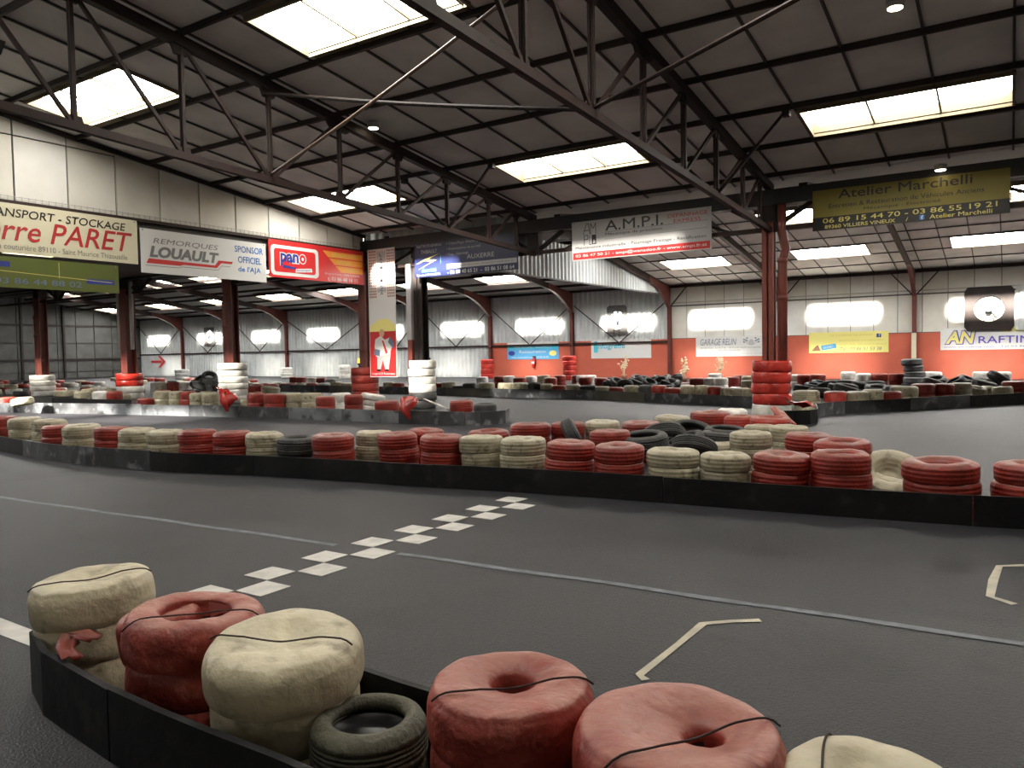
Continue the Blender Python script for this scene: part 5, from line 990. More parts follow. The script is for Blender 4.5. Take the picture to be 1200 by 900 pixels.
 (-1.52, 28.75, 0.01, 0.302, -0.04, -0.01, 'rubber', 'seventh bare black tire in the heap below the rafting banner from the left', 'right heap bare black'),
 (-2.17, 26.32, 0.02, 0.324, 0.03, -0.03, 'rubber', 'leftmost bare black tire in the heap below the rafting banner', 'right heap bare black'),
 (-1.86, 27.55, 0.01, 0.299, -0.03, 0.04, 'rubber', 'fifth bare black tire in the heap below the rafting banner from the left', 'right heap bare black'),
 (-0.21, 28.99, 0.01, 0.302, -0.04, -0.01, 'rubber', 'sixteenth bare black tire in the heap below the rafting banner from the left', 'right heap bare black'),
 (-2.32, 28.71, 0.02, 0.313, 0.03, -0.03, 'rubber_grey', 'leftmost bare grey tire in the heap below the rafting banner', 'right heap bare grey'),
 (-1.3, 25.52, 0.02, 0.305, -0.04, 0.04, 'rubber', 'ninth bare black tire in the heap below the rafting banner from the left', 'right heap bare black'),
 (-0.69, 25.9, 0.01, 0.308, -0.0, 0.02, 'rubber', 'eleventh bare black tire in the heap below the rafting banner from the left', 'right heap bare black'),
 (-1.28, 26.13, 0.01, 0.308, 0.03, -0.01, 'rubber_grey', 'fourth bare grey tire in the heap below the rafting banner from the left', 'right heap bare grey'),
 (-2.26, 28.04, 0.01, 0.314, 0.01, 0.02, 'rubber', 'second bare black tire in the heap below the rafting banner from the left', 'right heap bare black'),
 (-1.07, 27.98, 0.01, 0.3, 0.03, 0.03, 'rubber_grey', 'sixth bare grey tire in the heap below the rafting banner from the left', 'right heap bare grey'),
 (-1.35, 26.23, 0.37, 0.304, 0.45, -0.28, 'rubber', 'eighth bare black tire in the heap below the rafting banner from the left', 'right heap bare black'),
 (-1.74, 26.89, 0.27, 0.282, 0.29, 0.04, 'rubber', 'sixth bare black tire in the heap below the rafting banner from the left', 'right heap bare black'),
 (-1.9, 25.12, 0.35, 0.335, -0.31, 0.26, 'rubber_grey', 'second bare grey tire in the heap below the rafting banner from the left', 'right heap bare grey'),
 (-0.37, 27.59, 0.44, 0.342, 0.44, 0.45, 'rubber', 'fourteenth bare black tire in the heap below the rafting banner from the left', 'right heap bare black'),
 (-0.33, 28.46, 0.32, 0.348, 0.39, -0.07, 'rubber', 'fifteenth bare black tire in the heap below the rafting banner from the left', 'right heap bare black'),
 (-0.68, 26.04, 0.31, 0.33, 0.2, -0.21, 'rubber', 'twelfth bare black tire in the heap below the rafting banner from the left', 'right heap bare black'),
 (-1.2, 28.24, 0.35, 0.297, -0.33, 0.31, 'rubber_grey', 'fifth bare grey tire in the heap below the rafting banner from the left', 'right heap bare grey'),
 (-1.0, 27.26, 0.26, 0.309, -0.07, -0.16, 'rubber', 'tenth bare black tire in the heap below the rafting banner from the left', 'right heap bare black'),
 (-2.01, 27.69, 0.32, 0.344, -0.22, -0.24, 'rubber', 'fourth bare black tire in the heap below the rafting banner from the left', 'right heap bare black'),
 (-27.43, 19.44, 0.01, 0.32, -0.02, 0.03, 'rubber', 'bare black tire in the heap left of the tall white column wrap', 'left heap bare black'),
 (-29.05, 20.31, 0.01, 0.298, -0.02, -0.02, 'rubber', 'bare black tire in the heap left of the tall white column wrap', 'left heap bare black'),
 (-26.58, 19.16, 0.01, 0.314, 0.03, -0.03, 'rubber', 'bare black tire in the heap left of the tall white column wrap', 'left heap bare black'),
 (-26.78, 18.43, 0.01, 0.299, 0.01, 0.03, 'rubber', 'bare black tire in the heap left of the tall white column wrap', 'left heap bare black'),
 (-32.85, 23.51, 0.01, 0.301, -0.01, -0.02, 'rubber', 'bare black tire in the heap left of the tall white column wrap', 'left heap bare black'),
 (-35.18, 23.79, 0.01, 0.356, -0.02, 0.02, 'rubber_grey', 'bare grey tire in the heap left of the tall white column wrap', 'left heap bare grey'),
 (-31.49, 22.42, 0.01, 0.334, -0.02, 0.01, 'rubber', 'bare black tire in the heap left of the tall white column wrap', 'left heap bare black'),
 (-30.7, 22.3, 0.0, 0.31, -0.01, 0.0, 'rubber_grey', 'bare grey tire in the heap left of the tall white column wrap', 'left heap bare grey'),
 (-29.57, 20.42, 0.32, 0.312, -0.32, 0.19, 'rubber', 'bare black tire in the heap left of the tall white column wrap', 'left heap bare black'),
 (-33.24, 23.2, 0.44, 0.296, 0.57, -0.48, 'rubber_grey', 'bare grey tire in the heap left of the tall white column wrap', 'left heap bare grey'),
 (-27.89, 19.42, 0.31, 0.345, -0.41, -0.0, 'rubber', 'bare black tire in the heap left of the tall white column wrap', 'left heap bare black'),
 (-30.99, 22.26, 0.41, 0.298, -0.42, 0.49, 'rubber', 'bare black tire in the heap left of the tall white column wrap', 'left heap bare black'),
 (-27.14, 19.64, 0.4, 0.301, -0.31, -0.56, 'rubber', 'bare black tire in the heap left of the tall white column wrap', 'left heap bare black'),
 (-30.48, 21.7, 0.63, 0.334, 0.56, -0.36, 'rubber_grey', 'bare grey tire in the heap left of the tall white column wrap', 'left heap bare grey'),
 (-26.83, 19.15, 0.51, 0.337, -0.1, 0.29, 'rubber_grey', 'bare grey tire in the heap left of the tall white column wrap', 'left heap bare grey'),
 (-26.7, 21.81, 0.02, 0.356, 0.03, 0.02, 'red_wrap', 'seventh red wrapped tire strewn right of the tall white column wrap from the left', 'strewn right red wrapped'),
 (-23.9, 19.14, 0.01, 0.302, -0.03, 0.03, 'red_wrap', 'fourth red wrapped tire strewn right of the tall white column wrap from the left', 'strewn right red wrapped'),
 (-24.32, 20.05, 0.02, 0.296, -0.03, -0.04, 'red_wrap', 'rightmost red wrapped tire strewn right of the tall white column wrap', 'strewn right red wrapped'),
 (-20.97, 16.44, 0.01, 0.319, -0.02, 0.01, 'cream_wrap', 'leftmost cream wrapped tire strewn right of the tall white column wrap', 'strewn right cream wrapped'),
 (-26.66, 20.76, 0.01, 0.327, -0.02, -0.02, 'red_wrap', 'leftmost red wrapped tire strewn right of the tall white column wrap', 'strewn right red wrapped'),
 (-22.7, 18.51, 0.01, 0.327, -0.02, 0.03, 'red_wrap', 'sixth red wrapped tire strewn right of the tall white column wrap from the left', 'strewn right red wrapped'),
 (-24.43, 19.42, 0.01, 0.298, 0.02, -0.0, 'red_wrap', 'second red wrapped tire strewn right of the tall white column wrap from the left', 'strewn right red wrapped'),
 (-25.47, 20.28, 0.24, 0.322, -0.11, -0.05, 'red_wrap', 'third red wrapped tire strewn right of the tall white column wrap from the left', 'strewn right red wrapped'),
 (-23.9, 19.68, 0.27, 0.344, -0.11, 0.13, 'red_wrap', 'eighth red wrapped tire strewn right of the tall white column wrap from the left', 'strewn right red wrapped'),
 (-22.95, 18.9, 0.24, 0.335, 0.02, -0.13, 'cream_wrap', 'rightmost cream wrapped tire strewn right of the tall white column wrap', 'strewn right cream wrapped'),
 (-26.2, 21.28, 0.25, 0.287, -0.12, -0.08, 'red_wrap', 'fifth red wrapped tire strewn right of the tall white column wrap from the left', 'strewn right red wrapped'),
 (-55.69, 25.72, 0.01, 0.32, 0.03, -0.01, 'rubber', 'fifth bare black tire strewn on the floor around the leftmost column from the left', 'strewn left bare black'),
 (-52.94, 26.29, 0.02, 0.333, 0.03, 0.03, 'red_wrap', 'eleventh red wrapped tire strewn on the floor around the leftmost column from the left', 'strewn left red wrapped'),
 (-46.27, 23.55, 0.01, 0.357, -0.01, 0.03, 'white_wrap', 'sixth white wrapped tire strewn on the floor around the leftmost column from the left', 'strewn left white wrapped'),
 (-46.95, 24.98, 0.01, 0.348, 0.01, -0.01, 'red_wrap', 'fourteenth red wrapped tire strewn on the floor around the leftmost column from the left', 'strewn left red wrapped'),
 (-37.22, 16.85, 0.01, 0.324, -0.03, -0.02, 'rubber', 'fourth bare black tire strewn on the floor around the leftmost column from the left', 'strewn left bare black'),
 (-43.27, 20.54, 0.0, 0.341, 0.01, -0.0, 'red_wrap', 'eighth red wrapped tire strewn on the floor around the leftmost column from the left', 'strewn left red wrapped'),
 (-50.95, 26.66, 0.01, 0.319, -0.04, 0.01, 'cream_wrap', 'eleventh cream wrapped tire strewn on the floor around the leftmost column from the left', 'strewn left cream wrapped'),
 (-35.44, 18.93, 0.01, 0.344, -0.02, -0.03, 'cream_wrap', 'rightmost cream wrapped tire strewn on the floor around the leftmost column', 'strewn left cream wrapped'),
 (-45.6, 23.38, 0.01, 0.339, -0.03, -0.01, 'white_wrap', 'seventh white wrapped tire strewn on the floor around the leftmost column from the left', 'strewn left white wrapped'),
 (-56.45, 26.27, 0.01, 0.356, 0.03, -0.02, 'red_wrap', 'sixth red wrapped tire strewn on the floor around the leftmost column from the left', 'strewn left red wrapped'),
 (-54.1, 22.55, 0.01, 0.303, -0.01, -0.03, 'cream_wrap', 'second cream wrapped tire strewn on the floor around the leftmost column from the left', 'strewn left cream wrapped'),
 (-44.02, 19.14, 0.01, 0.294, -0.01, 0.03, 'red_wrap', 'fourth red wrapped tire strewn on the floor around the leftmost column from the left', 'strewn left red wrapped'),
 (-53.49, 25.17, 0.01, 0.346, 0.01, -0.02, 'rubber', 'rightmost bare black tire strewn on the floor around the leftmost column', 'strewn left bare black'),
 (-46.34, 25.36, 0.01, 0.321, 0.03, -0.01, 'white_wrap', 'rightmost white wrapped tire strewn on the floor around the leftmost column', 'strewn left white wrapped'),
 (-45.85, 22.49, 0.01, 0.349, -0.02, -0.02, 'red_wrap', 'ninth red wrapped tire strewn on the floor around the leftmost column from the left', 'strewn left red wrapped'),
 (-38.97, 21.05, 0.02, 0.332, 0.04, 0.03, 'white_wrap', 'ninth white wrapped tire strewn on the floor around the leftmost column from the left', 'strewn left white wrapped'),
 (-35.18, 17.91, 0.0, 0.357, 0.01, -0.0, 'cream_wrap', 'tenth cream wrapped tire strewn on the floor around the leftmost column from the left', 'strewn left cream wrapped'),
 (-47.48, 23.71, 0.0, 0.316, 0.01, -0.01, 'red_wrap', 'twelfth red wrapped tire strewn on the floor around the leftmost column from the left', 'strewn left red wrapped'),
 (-61.17, 25.55, 0.01, 0.3, -0.02, 0.01, 'red_wrap', 'leftmost red wrapped tire strewn on the floor around the leftmost column', 'strewn left red wrapped'),
 (-57.21, 26.57, 0.01, 0.308, -0.01, 0.03, 'cream_wrap', 'eighth cream wrapped tire strewn on the floor around the leftmost column from the left', 'strewn left cream wrapped'),
 (-48.41, 21.99, 0.01, 0.34, -0.03, -0.02, 'red_wrap', 'fifth red wrapped tire strewn on the floor around the leftmost column from the left', 'strewn left red wrapped'),
 (-49.84, 21.03, 0.01, 0.33, 0.0, -0.03, 'cream_wrap', 'third cream wrapped tire strewn on the floor around the leftmost column from the left', 'strewn left cream wrapped'),
 (-40.53, 17.11, 0.01, 0.352, -0.03, 0.01, 'cream_wrap', 'fourth cream wrapped tire strewn on the floor around the leftmost column from the left', 'strewn left cream wrapped'),
 (-51.88, 23.26, 0.02, 0.319, 0.04, 0.02, 'rubber', 'third bare black tire strewn on the floor around the leftmost column from the left', 'strewn left bare black'),
 (-39.84, 17.72, 0.01, 0.347, 0.04, -0.01, 'white_wrap', 'second white wrapped tire strewn on the floor around the leftmost column from the left', 'strewn left white wrapped'),
 (-44.87, 18.65, 0.01, 0.355, 0.01, 0.04, 'cream_wrap', 'leftmost cream wrapped tire strewn on the floor around the leftmost column', 'strewn left cream wrapped'),
 (-63.71, 26.24, 0.01, 0.289, 0.04, 0.01, 'rubber', 'leftmost bare black tire strewn on the floor around the leftmost column', 'strewn left bare black'),
 (-50.32, 23.47, 0.01, 0.327, 0.02, 0.01, 'cream_wrap', 'ninth cream wrapped tire strewn on the floor around the leftmost column from the left', 'strewn left cream wrapped'),
 (-41.74, 18.45, 0.01, 0.289, -0.02, 0.02, 'cream_wrap', 'seventh cream wrapped tire strewn on the floor around the leftmost column from the left', 'strewn left cream wrapped'),
 (-50.31, 21.62, 0.01, 0.301, -0.04, 0.02, 'cream_wrap', 'fifth cream wrapped tire strewn on the floor around the leftmost column from the left', 'strewn left cream wrapped'),
 (-37.6, 17.66, 0.01, 0.337, 0.02, -0.02, 'red_wrap', 'seventh red wrapped tire strewn on the floor around the leftmost column from the left', 'strewn left red wrapped'),
 (-55.9, 23.91, 0.0, 0.321, 0.0, -0.01, 'red_wrap', 'second red wrapped tire strewn on the floor around the leftmost column from the left', 'strewn left red wrapped'),
 (-38.46, 17.87, 0.01, 0.32, 0.02, 0.01, 'rubber', 'sixth bare black tire strewn on the floor around the leftmost column from the left', 'strewn left bare black'),
 (-59.24, 25.71, 0.02, 0.317, 0.03, -0.03, 'red_wrap', 'third red wrapped tire strewn on the floor around the leftmost column from the left', 'strewn left red wrapped'),
 (-48.13, 21.25, 0.01, 0.347, 0.01, 0.02, 'cream_wrap', 'sixth cream wrapped tire strewn on the floor around the leftmost column from the left', 'strewn left cream wrapped'),
 (-39.79, 21.47, 0.01, 0.281, 0.04, -0.0, 'red_wrap', 'rightmost red wrapped tire strewn on the floor around the leftmost column', 'strewn left red wrapped'),
 (-41.16, 21.87, 0.01, 0.322, 0.02, -0.03, 'white_wrap', 'eighth white wrapped tire strewn on the floor around the leftmost column from the left', 'strewn left white wrapped'),
 (-55.32, 23.56, 0.01, 0.284, 0.02, 0.01, 'rubber', 'second bare black tire strewn on the floor around the leftmost column from the left', 'strewn left bare black'),
 (-38.53, 20.45, 0.0, 0.299, -0.01, -0.0, 'red_wrap', 'thirteenth red wrapped tire strewn on the floor around the leftmost column from the left', 'strewn left red wrapped'),
 (-51.8, 24.66, 0.01, 0.29, -0.01, -0.03, 'white_wrap', 'third white wrapped tire strewn on the floor around the leftmost column from the left', 'strewn left white wrapped'),
 (-38.91, 19.32, 0.01, 0.338, 0.01, -0.04, 'white_wrap', 'fifth white wrapped tire strewn on the floor around the leftmost column from the left', 'strewn left white wrapped'),
 (-45.61, 18.82, 0.01, 0.297, 0.01, -0.04, 'white_wrap', 'leftmost white wrapped tire strewn on the floor around the leftmost column', 'strewn left white wrapped'),
 (-50.04, 24.39, 0.01, 0.307, -0.01, 0.02, 'white_wrap', 'fourth white wrapped tire strewn on the floor around the leftmost column from the left', 'strewn left white wrapped'),
 (-37.77, 18.68, 0.0, 0.355, -0.0, -0.01, 'red_wrap', 'tenth red wrapped tire strewn on the floor around the leftmost column from the left', 'strewn left red wrapped'),
 (-25.52, 17.36, 0.01, 0.297, 0.02, -0.04, 'cream_wrap', 'cream wrapped tire strewn between the two leftmost columns and the white wrap', 'strewn mid cream wrapped'),
 (-29.45, 19.88, 0.01, 0.294, -0.04, 0.02, 'rubber', 'bare black tire strewn between the two leftmost columns and the white wrap', 'strewn mid bare black'),
 (-30.85, 18.25, 0.01, 0.355, 0.0, 0.01, 'rubber', 'bare black tire strewn between the two leftmost columns and the white wrap', 'strewn mid bare black'),
 (-36.74, 20.05, 0.01, 0.35, 0.01, -0.02, 'white_wrap', 'white wrapped tire strewn between the two leftmost columns and the white wrap', 'strewn mid white wrapped'),
 (-26.31, 18.7, 0.02, 0.343, 0.04, -0.02, 'cream_wrap', 'cream wrapped tire strewn between the two leftmost columns and the white wrap', 'strewn mid cream wrapped'),
 (-35.46, 19.99, 0.01, 0.308, -0.04, -0.01, 'cream_wrap', 'cream wrapped tire strewn between the two leftmost columns and the white wrap', 'strewn mid cream wrapped'),
 (-26.47, 17.17, 0.01, 0.301, 0.01, 0.02, 'white_wrap', 'white wrapped tire strewn between the two leftmost columns and the white wrap', 'strewn mid white wrapped'),
 (-24.37, 15.81, 0.0, 0.355, 0.0, 0.0, 'rubber', 'bare black tire strewn between the two leftmost columns and the white wrap', 'strewn mid bare black'),
 (-28.65, 16.52, 0.01, 0.337, 0.01, -0.01, 'cream_wrap', 'cream wrapped tire strewn between the two leftmost columns and the white wrap', 'strewn mid cream wrapped'),
 (-24.29, 15.03, 0.01, 0.309, 0.03, -0.03, 'rubber', 'bare black tire strewn between the two leftmost columns and the white wrap', 'strewn mid bare black'),
 (-24.2, 17.21, 0.0, 0.326, -0.01, -0.0, 'red_wrap', 'red wrapped tire strewn between the two leftmost columns and the white wrap', 'strewn mid red wrapped'),
 (-33.65, 20.19, 0.02, 0.313, -0.03, 0.04, 'red_wrap', 'red wrapped tire strewn between the two leftmost columns and the white wrap', 'strewn mid red wrapped'),
 (-30.05, 17.94, 0.01, 0.293, 0.01, 0.02, 'white_wrap', 'white wrapped tire strewn between the two leftmost columns and the white wrap', 'strewn mid white wrapped'),
 (-37.96, 20.91, 0.01, 0.319, -0.01, 0.02, 'cream_wrap', 'cream wrapped tire strewn between the two leftmost columns and the white wrap', 'strewn mid cream wrapped'),
 (-35.45, 20.73, 0.01, 0.294, -0.03, 0.03, 'white_wrap', 'white wrapped tire strewn between the two leftmost columns and the white wrap', 'strewn mid white wrapped'),
 (-32.66, 19.41, 0.01, 0.308, 0.01, 0.02, 'rubber', 'bare black tire strewn between the two leftmost columns and the white wrap', 'strewn mid bare black'),
 (-26.85, 19.06, 0.01, 0.32, 0.01, -0.03, 'white_wrap', 'white wrapped tire strewn between the two leftmost columns and the white wrap', 'strewn mid white wrapped'),
 (-29.89, 19.02, 0.02, 0.325, 0.04, 0.03, 'red_wrap', 'red wrapped tire strewn between the two leftmost columns and the white wrap', 'strewn mid red wrapped'),
 (-22.26, 15.89, 0.0, 0.31, -0.0, 0.0, 'red_wrap', 'red wrapped tire strewn between the two leftmost columns and the white wrap', 'strewn mid red wrapped'),
 (-28.0, 15.52, 0.01, 0.297, 0.02, 0.03, 'red_wrap', 'red wrapped tire strewn between the two leftmost columns and the white wrap', 'strewn mid red wrapped'),
 (-33.54, 26.49, 0.01, 0.295, 0.04, 0.02, 'cream_wrap', 'rightmost cream wrapped tire lying far back before the corrugated wall', 'far floor cream wrapped'),
 (-40.36, 26.96, 0.02, 0.319, 0.03, 0.04, 'cream_wrap', 'fourth cream wrapped tire lying far back before the corrugated wall from the left', 'far floor cream wrapped'),
 (-42.57, 31.36, 0.01, 0.333, 0.01, 0.02, 'red_wrap', 'tenth red wrapped tire lying far back before the corrugated wall from the left', 'far floor red wrapped'),
 (-41.9, 28.89, 0.02, 0.345, -0.02, 0.03, 'red_wrap', 'eighth red wrapped tire lying far back before the corrugated wall from the left', 'far floor red wrapped'),
 (-35.14, 26.17, 0.01, 0.293, 0.01, -0.02, 'red_wrap', 'eleventh red wrapped tire lying far back before the corrugated wall from the left', 'far floor red wrapped'),
 (-49.72, 30.7, 0.02, 0.343, 0.04, 0.03, 'red_wrap', 'third red wrapped tire lying far back before the corrugated wall from the left', 'far floor red wrapped'),
 (-49.73, 28.62, 0.02, 0.342, 0.04, -0.03, 'red_wrap', 'leftmost red wrapped tire lying far back before the corrugated wall', 'far floor red wrapped'),
 (-53.88, 30.64, 0.02, 0.306, 0.03, 0.04, 'cream_wrap', 'leftmost cream wrapped tire lying far back before the corrugated wall', 'far floor cream wrapped'),
 (-45.49, 27.54, 0.01, 0.347, -0.02, -0.0, 'cream_wrap', 'second cream wrapped tire lying far back before the corrugated wall from the left', 'far floor cream wrapped'),
 (-41.14, 27.75, 0.01, 0.291, 0.03, 0.01, 'red_wrap', 'fifth red wrapped tire lying far back before the corrugated wall from the left', 'far floor red wrapped'),
 (-46.43, 27.55, 0.02, 0.334, 0.03, -0.04, 'red_wrap', 'second red wrapped tire lying far back before the corrugated wall from the left', 'far floor red wrapped'),
 (-48.27, 30.54, 0.01, 0.331, -0.03, -0.01, 'red_wrap', 'fourth red wrapped tire lying far back before the corrugated wall from the left', 'far floor red wrapped'),
 (-44.33, 30.09, 0.02, 0.341, 0.03, 0.03, 'red_wrap', 'sixth red wrapped tire lying far back before the corrugated wall from the left', 'far floor red wrapped'),
 (-39.68, 30.24, 0.01, 0.333, -0.03, 0.0, 'red_wrap', 'twelfth red wrapped tire lying far back before the corrugated wall from the left', 'far floor red wrapped'),
 (-51.4, 31.54, 0.01, 0.282, 0.0, -0.03, 'rubber', 'leftmost bare black tire lying far back before the corrugated wall', 'far floor bare black'),
 (-43.41, 28.25, 0.01, 0.295, -0.02, -0.0, 'rubber', 'rightmost bare black tire lying far back before the corrugated wall', 'far floor bare black'),
 (-35.24, 27.22, 0.01, 0.351, 0.02, -0.03, 'cream_wrap', 'eighth cream wrapped tire lying far back before the corrugated wall from the left', 'far floor cream wrapped'),
 (-37.45, 29.51, 0.01, 0.343, 0.02, -0.01, 'red_wrap', 'rightmost red wrapped tire lying far back before the corrugated wall', 'far floor red wrapped'),
 (-38.91, 25.84, 0.01, 0.331, -0.02, 0.02, 'cream_wrap', 'third cream wrapped tire lying far back before the corrugated wall from the left', 'far floor cream wrapped'),
 (-40.24, 27.91, 0.01, 0.328, 0.03, -0.02, 'cream_wrap', 'sixth cream wrapped tire lying far back before the corrugated wall from the left', 'far floor cream wrapped'),
 (-37.62, 27.09, 0.01, 0.28, 0.03, -0.02, 'cream_wrap', 'seventh cream wrapped tire lying far back before the corrugated wall from the left', 'far floor cream wrapped'),
 (-41.22, 29.78, 0.01, 0.315, -0.02, 0.03, 'red_wrap', 'ninth red wrapped tire lying far back before the corrugated wall from the left', 'far floor red wrapped'),
 (-47.18, 31.91, 0.01, 0.327, 0.02, 0.01, 'cream_wrap', 'fifth cream wrapped tire lying far back before the corrugated wall from the left', 'far floor cream wrapped'),
 (-45.78, 31.27, 0.01, 0.356, -0.03, 0.02, 'red_wrap', 'seventh red wrapped tire lying far back before the corrugated wall from the left', 'far floor red wrapped'),
 (-7.84, 26.47, 0.01, 0.349, -0.01, 0.02, 'white_wrap', 'fifth white wrapped tire in the mixed heap below the garage banner from the left', 'mixed heap white wrapped'),
 (-7.85, 24.53, 0.01, 0.302, -0.02, 0.04, 'white_wrap', 'fourth white wrapped tire in the mixed heap below the garage banner from the left', 'mixed heap white wrapped'),
 (-9.0, 26.3, 0.0, 0.28, 0.01, 0.01, 'white_wrap', 'leftmost white wrapped tire in the mixed heap below the garage banner', 'mixed heap white wrapped'),
 (-10.68, 28.65, 0.01, 0.284, 0.03, -0.01, 'red_wrap', 'leftmost red wrapped tire in the mixed heap below the garage banner', 'mixed heap red wrapped'),
 (-6.67, 25.77, 0.0, 0.307, -0.0, 0.01, 'white_wrap', 'seventh white wrapped tire in the mixed heap below the garage banner from the left', 'mixed heap white wrapped'),
 (-9.49, 28.89, 0.01, 0.296, -0.03, 0.02, 'white_wrap', 'second white wrapped tire in the mixed heap below the garage banner from the left', 'mixed heap white wrapped'),
 (-7.59, 29.07, 0.01, 0.324, -0.0, -0.03, 'red_wrap', 'rightmost red wrapped tire in the mixed heap below the garage banner', 'mixed heap red wrapped'),
 (-6.96, 26.64, 0.0, 0.32, 0.01, -0.01, 'white_wrap', 'sixth white wrapped tire in the mixed heap below the garage banner from the left', 'mixed heap white wrapped'),
 (-8.96, 24.61, 0.01, 0.355, 0.01, 0.02, 'red_wrap', 'third red wrapped tire in the mixed heap below the garage banner from the left', 'mixed heap red wrapped'),
 (-8.23, 25.63, 0.01, 0.344, 0.01, 0.02, 'white_wrap', 'third white wrapped tire in the mixed heap below the garage banner from the left', 'mixed heap white wrapped'),
 (-7.59, 27.19, 0.01, 0.291, -0.02, 0.01, 'red_wrap', 'fifth red wrapped tire in the mixed heap below the garage banner from the left', 'mixed heap red wrapped'),
 (-6.92, 24.25, 0.0, 0.325, -0.02, -0.0, 'red_wrap', 'fourth red wrapped tire in the mixed heap below the garage banner from the left', 'mixed heap red wrapped'),
 (-11.0, 29.97, 0.0, 0.33, -0.0, -0.0, 'red_wrap', 'second red wrapped tire in the mixed heap below the garage banner from the left', 'mixed heap red wrapped'),
 (-7.71, 29.91, 0.01, 0.329, 0.03, -0.01, 'white_wrap', 'rightmost white wrapped tire in the mixed heap below the garage banner', 'mixed heap white wrapped'),
 (-3.986, 9.25, 0.3, 0.32, 0.12, 0, 'rubber', 'bare black tire lying flat behind a red stack in the middle heap', ''),
 (-3.968, 9.908, 0.3, 0.31, -0.5, 0.4, 'rubber', 'bare black tire leaning steeply, leftmost arch of the middle heap', ''),
 (-3.803, 10.454, 0.3, 0.32, 0.05, -0.35, 'rubber', 'large bare black tire tilted on top of the middle heap', ''),
 (-3.649, 9.929, 0.22, 0.3, 0.3, 0.3, 'rubber', 'bare black tire half under the tilted one in the middle heap', ''),
 (-3.246, 9.01, 0.3, 0.28, -0.35, 0.4, 'rubber', 'bare black tire leaning at the front of the middle heap', ''),
 (-3.247, 10.169, 0.26, 0.32, 0.05, 0.08, 'rubber', 'bare black tire lying at the right side of the middle heap', ''),
 (-3.464, 10.433, 0.15, 0.32, 0.0, 0.05, 'rubber', 'bare black tire lowest at the front right of the middle heap', ''),
 (-3.329, 10.541, 0.3, 0.3, 0.05, -0.05, 'rubber', 'bare black tire at the back right of the middle heap', ''),
 (-2.983, 9.721, 0.2, 0.3, 0.02, 0.1, 'cream_wrap', 'cream wrapped tire lying low between middle heap and long barrier', ''),
 (-5.263, 9.532, 0.34, 0.28, 1.1, 0, 'rubber', 'bare black tire standing up between red stacks behind the long barrier', ''),
 (-1.084, 9.025, 0.12, 0.34, 0.25, -0.55, 'cream_wrap', 'cream wrapped tire tilted against the red stack on the long barrier', ''),
 (-1.021, 9.047, 0.03, 0.3, 0.1, -0.1, 'cream_wrap', 'cream wrapped tire lying low between two red stacks at right', ''),
 (-24.21, 10.99, 0.3, 0.3, 0.12, -0.12, 'cream_wrap', 'cream wrapped tire leaning at the left end of the middle barrier', ''),
 (-29.76, 14.98, 0.2, 0.36, 0.1, 0.0, 'cream_wrap', 'open cream tire ring lying right of the leftmost column', ''),
 (-27.53, 19.5, 0.36, 0.34, 0.2, 1.35, 'rubber_grey', 'bare black tire standing upright left of the white wrap, farthest left', ''),
 (-27.14, 19.5, 0.36, 0.34, 0.2, 1.35, 'rubber', 'bare black tire standing upright left of the white wrap, middle one', ''),
 (-26.81, 19.5, 0.36, 0.34, 0.2, 1.35, 'rubber', 'bare black tire standing upright left of the white wrap, nearest the wrap', '')]
for (x, y, z, r, a, b_, m, label, group) in HP:
    s = r / RW
    if m in ('rubber', 'rubber_grey'): o = link('tire', tire_mesh(m, .19, rnd.randrange(3)), None, (x, y, z), (a, b_, rnd.uniform(0, 6)), (s, s, s))
    else: o = link('tire', ring_mesh(m, rnd.randrange(4), .19, 'dip'), None, (x, y, z), (a, b_, rnd.uniform(0, 6)), (s, s, s))
    tag(o, label, 'tire', group or None)
# ---------------------------------------------------------------- wrapped tires threaded round the columns
def collar(x, y, label, spec, r):
    e = empty('column_collar', (x, y, 0), 0, label, 'tires'); z = 0
    for (m, h) in spec:
        def bld(m=m):
            prof = [(.155, .02), (.2, .0), (.285, .0), (.297, .035), (.30, .10), (.297, .165), (.285, .20), (.2, .20), (.155, .18), (.15, .1), (.155, .02)]
            V_, F = lathe(prof, 40, fnoise(len(meshes), .022, 9, 20)); return V_, F, m
        me = unit_mesh(('wrapped_tire', m, 'collar', len(meshes) % 3), bld)
        link('wrapped_tire', me, e, (rnd.uniform(-.02, .02), rnd.uniform(-.02, .02), z), (rnd.uniform(-.03, .03), rnd.uniform(-.03, .03), rnd.uniform(0, 6)), (r / RW, r / RW, h / .20)); z += h * .97
    return e
collar(-4.4, YG, 'shiny red wrapped tires stacked round the right column over a white one', [('white_wrap', .36)] + [('red_gloss', .245)] * 4, .42)
collar(-14.4, 17.35, 'white wrapped tires stacked round the dark column over black ones', [('rubber', .24)] * 2 + [('white_wrap', .24)] * 4, .40)
collar(-16.55, YG, 'tall dull red tire stack round the column beside the pizza banner', [('cream_wrap', .24)] + [('red_wrap', .25)] * 4, .42)
collar(-22.85, YG, 'tall white wrapped tires round the column in the left barrier', [('white_wrap', .235)] * 6, .5)
collar(-29.2, YG, 'red over white wrapped tires round the dark column between pale tubes', [('white_wrap', .26)] * 2 + [('red_gloss', .26)] * 2, .5)
collar(-36.0, YG, 'low white wrapped tires round the leftmost column', [('white_wrap', .24)] * 4, .5)
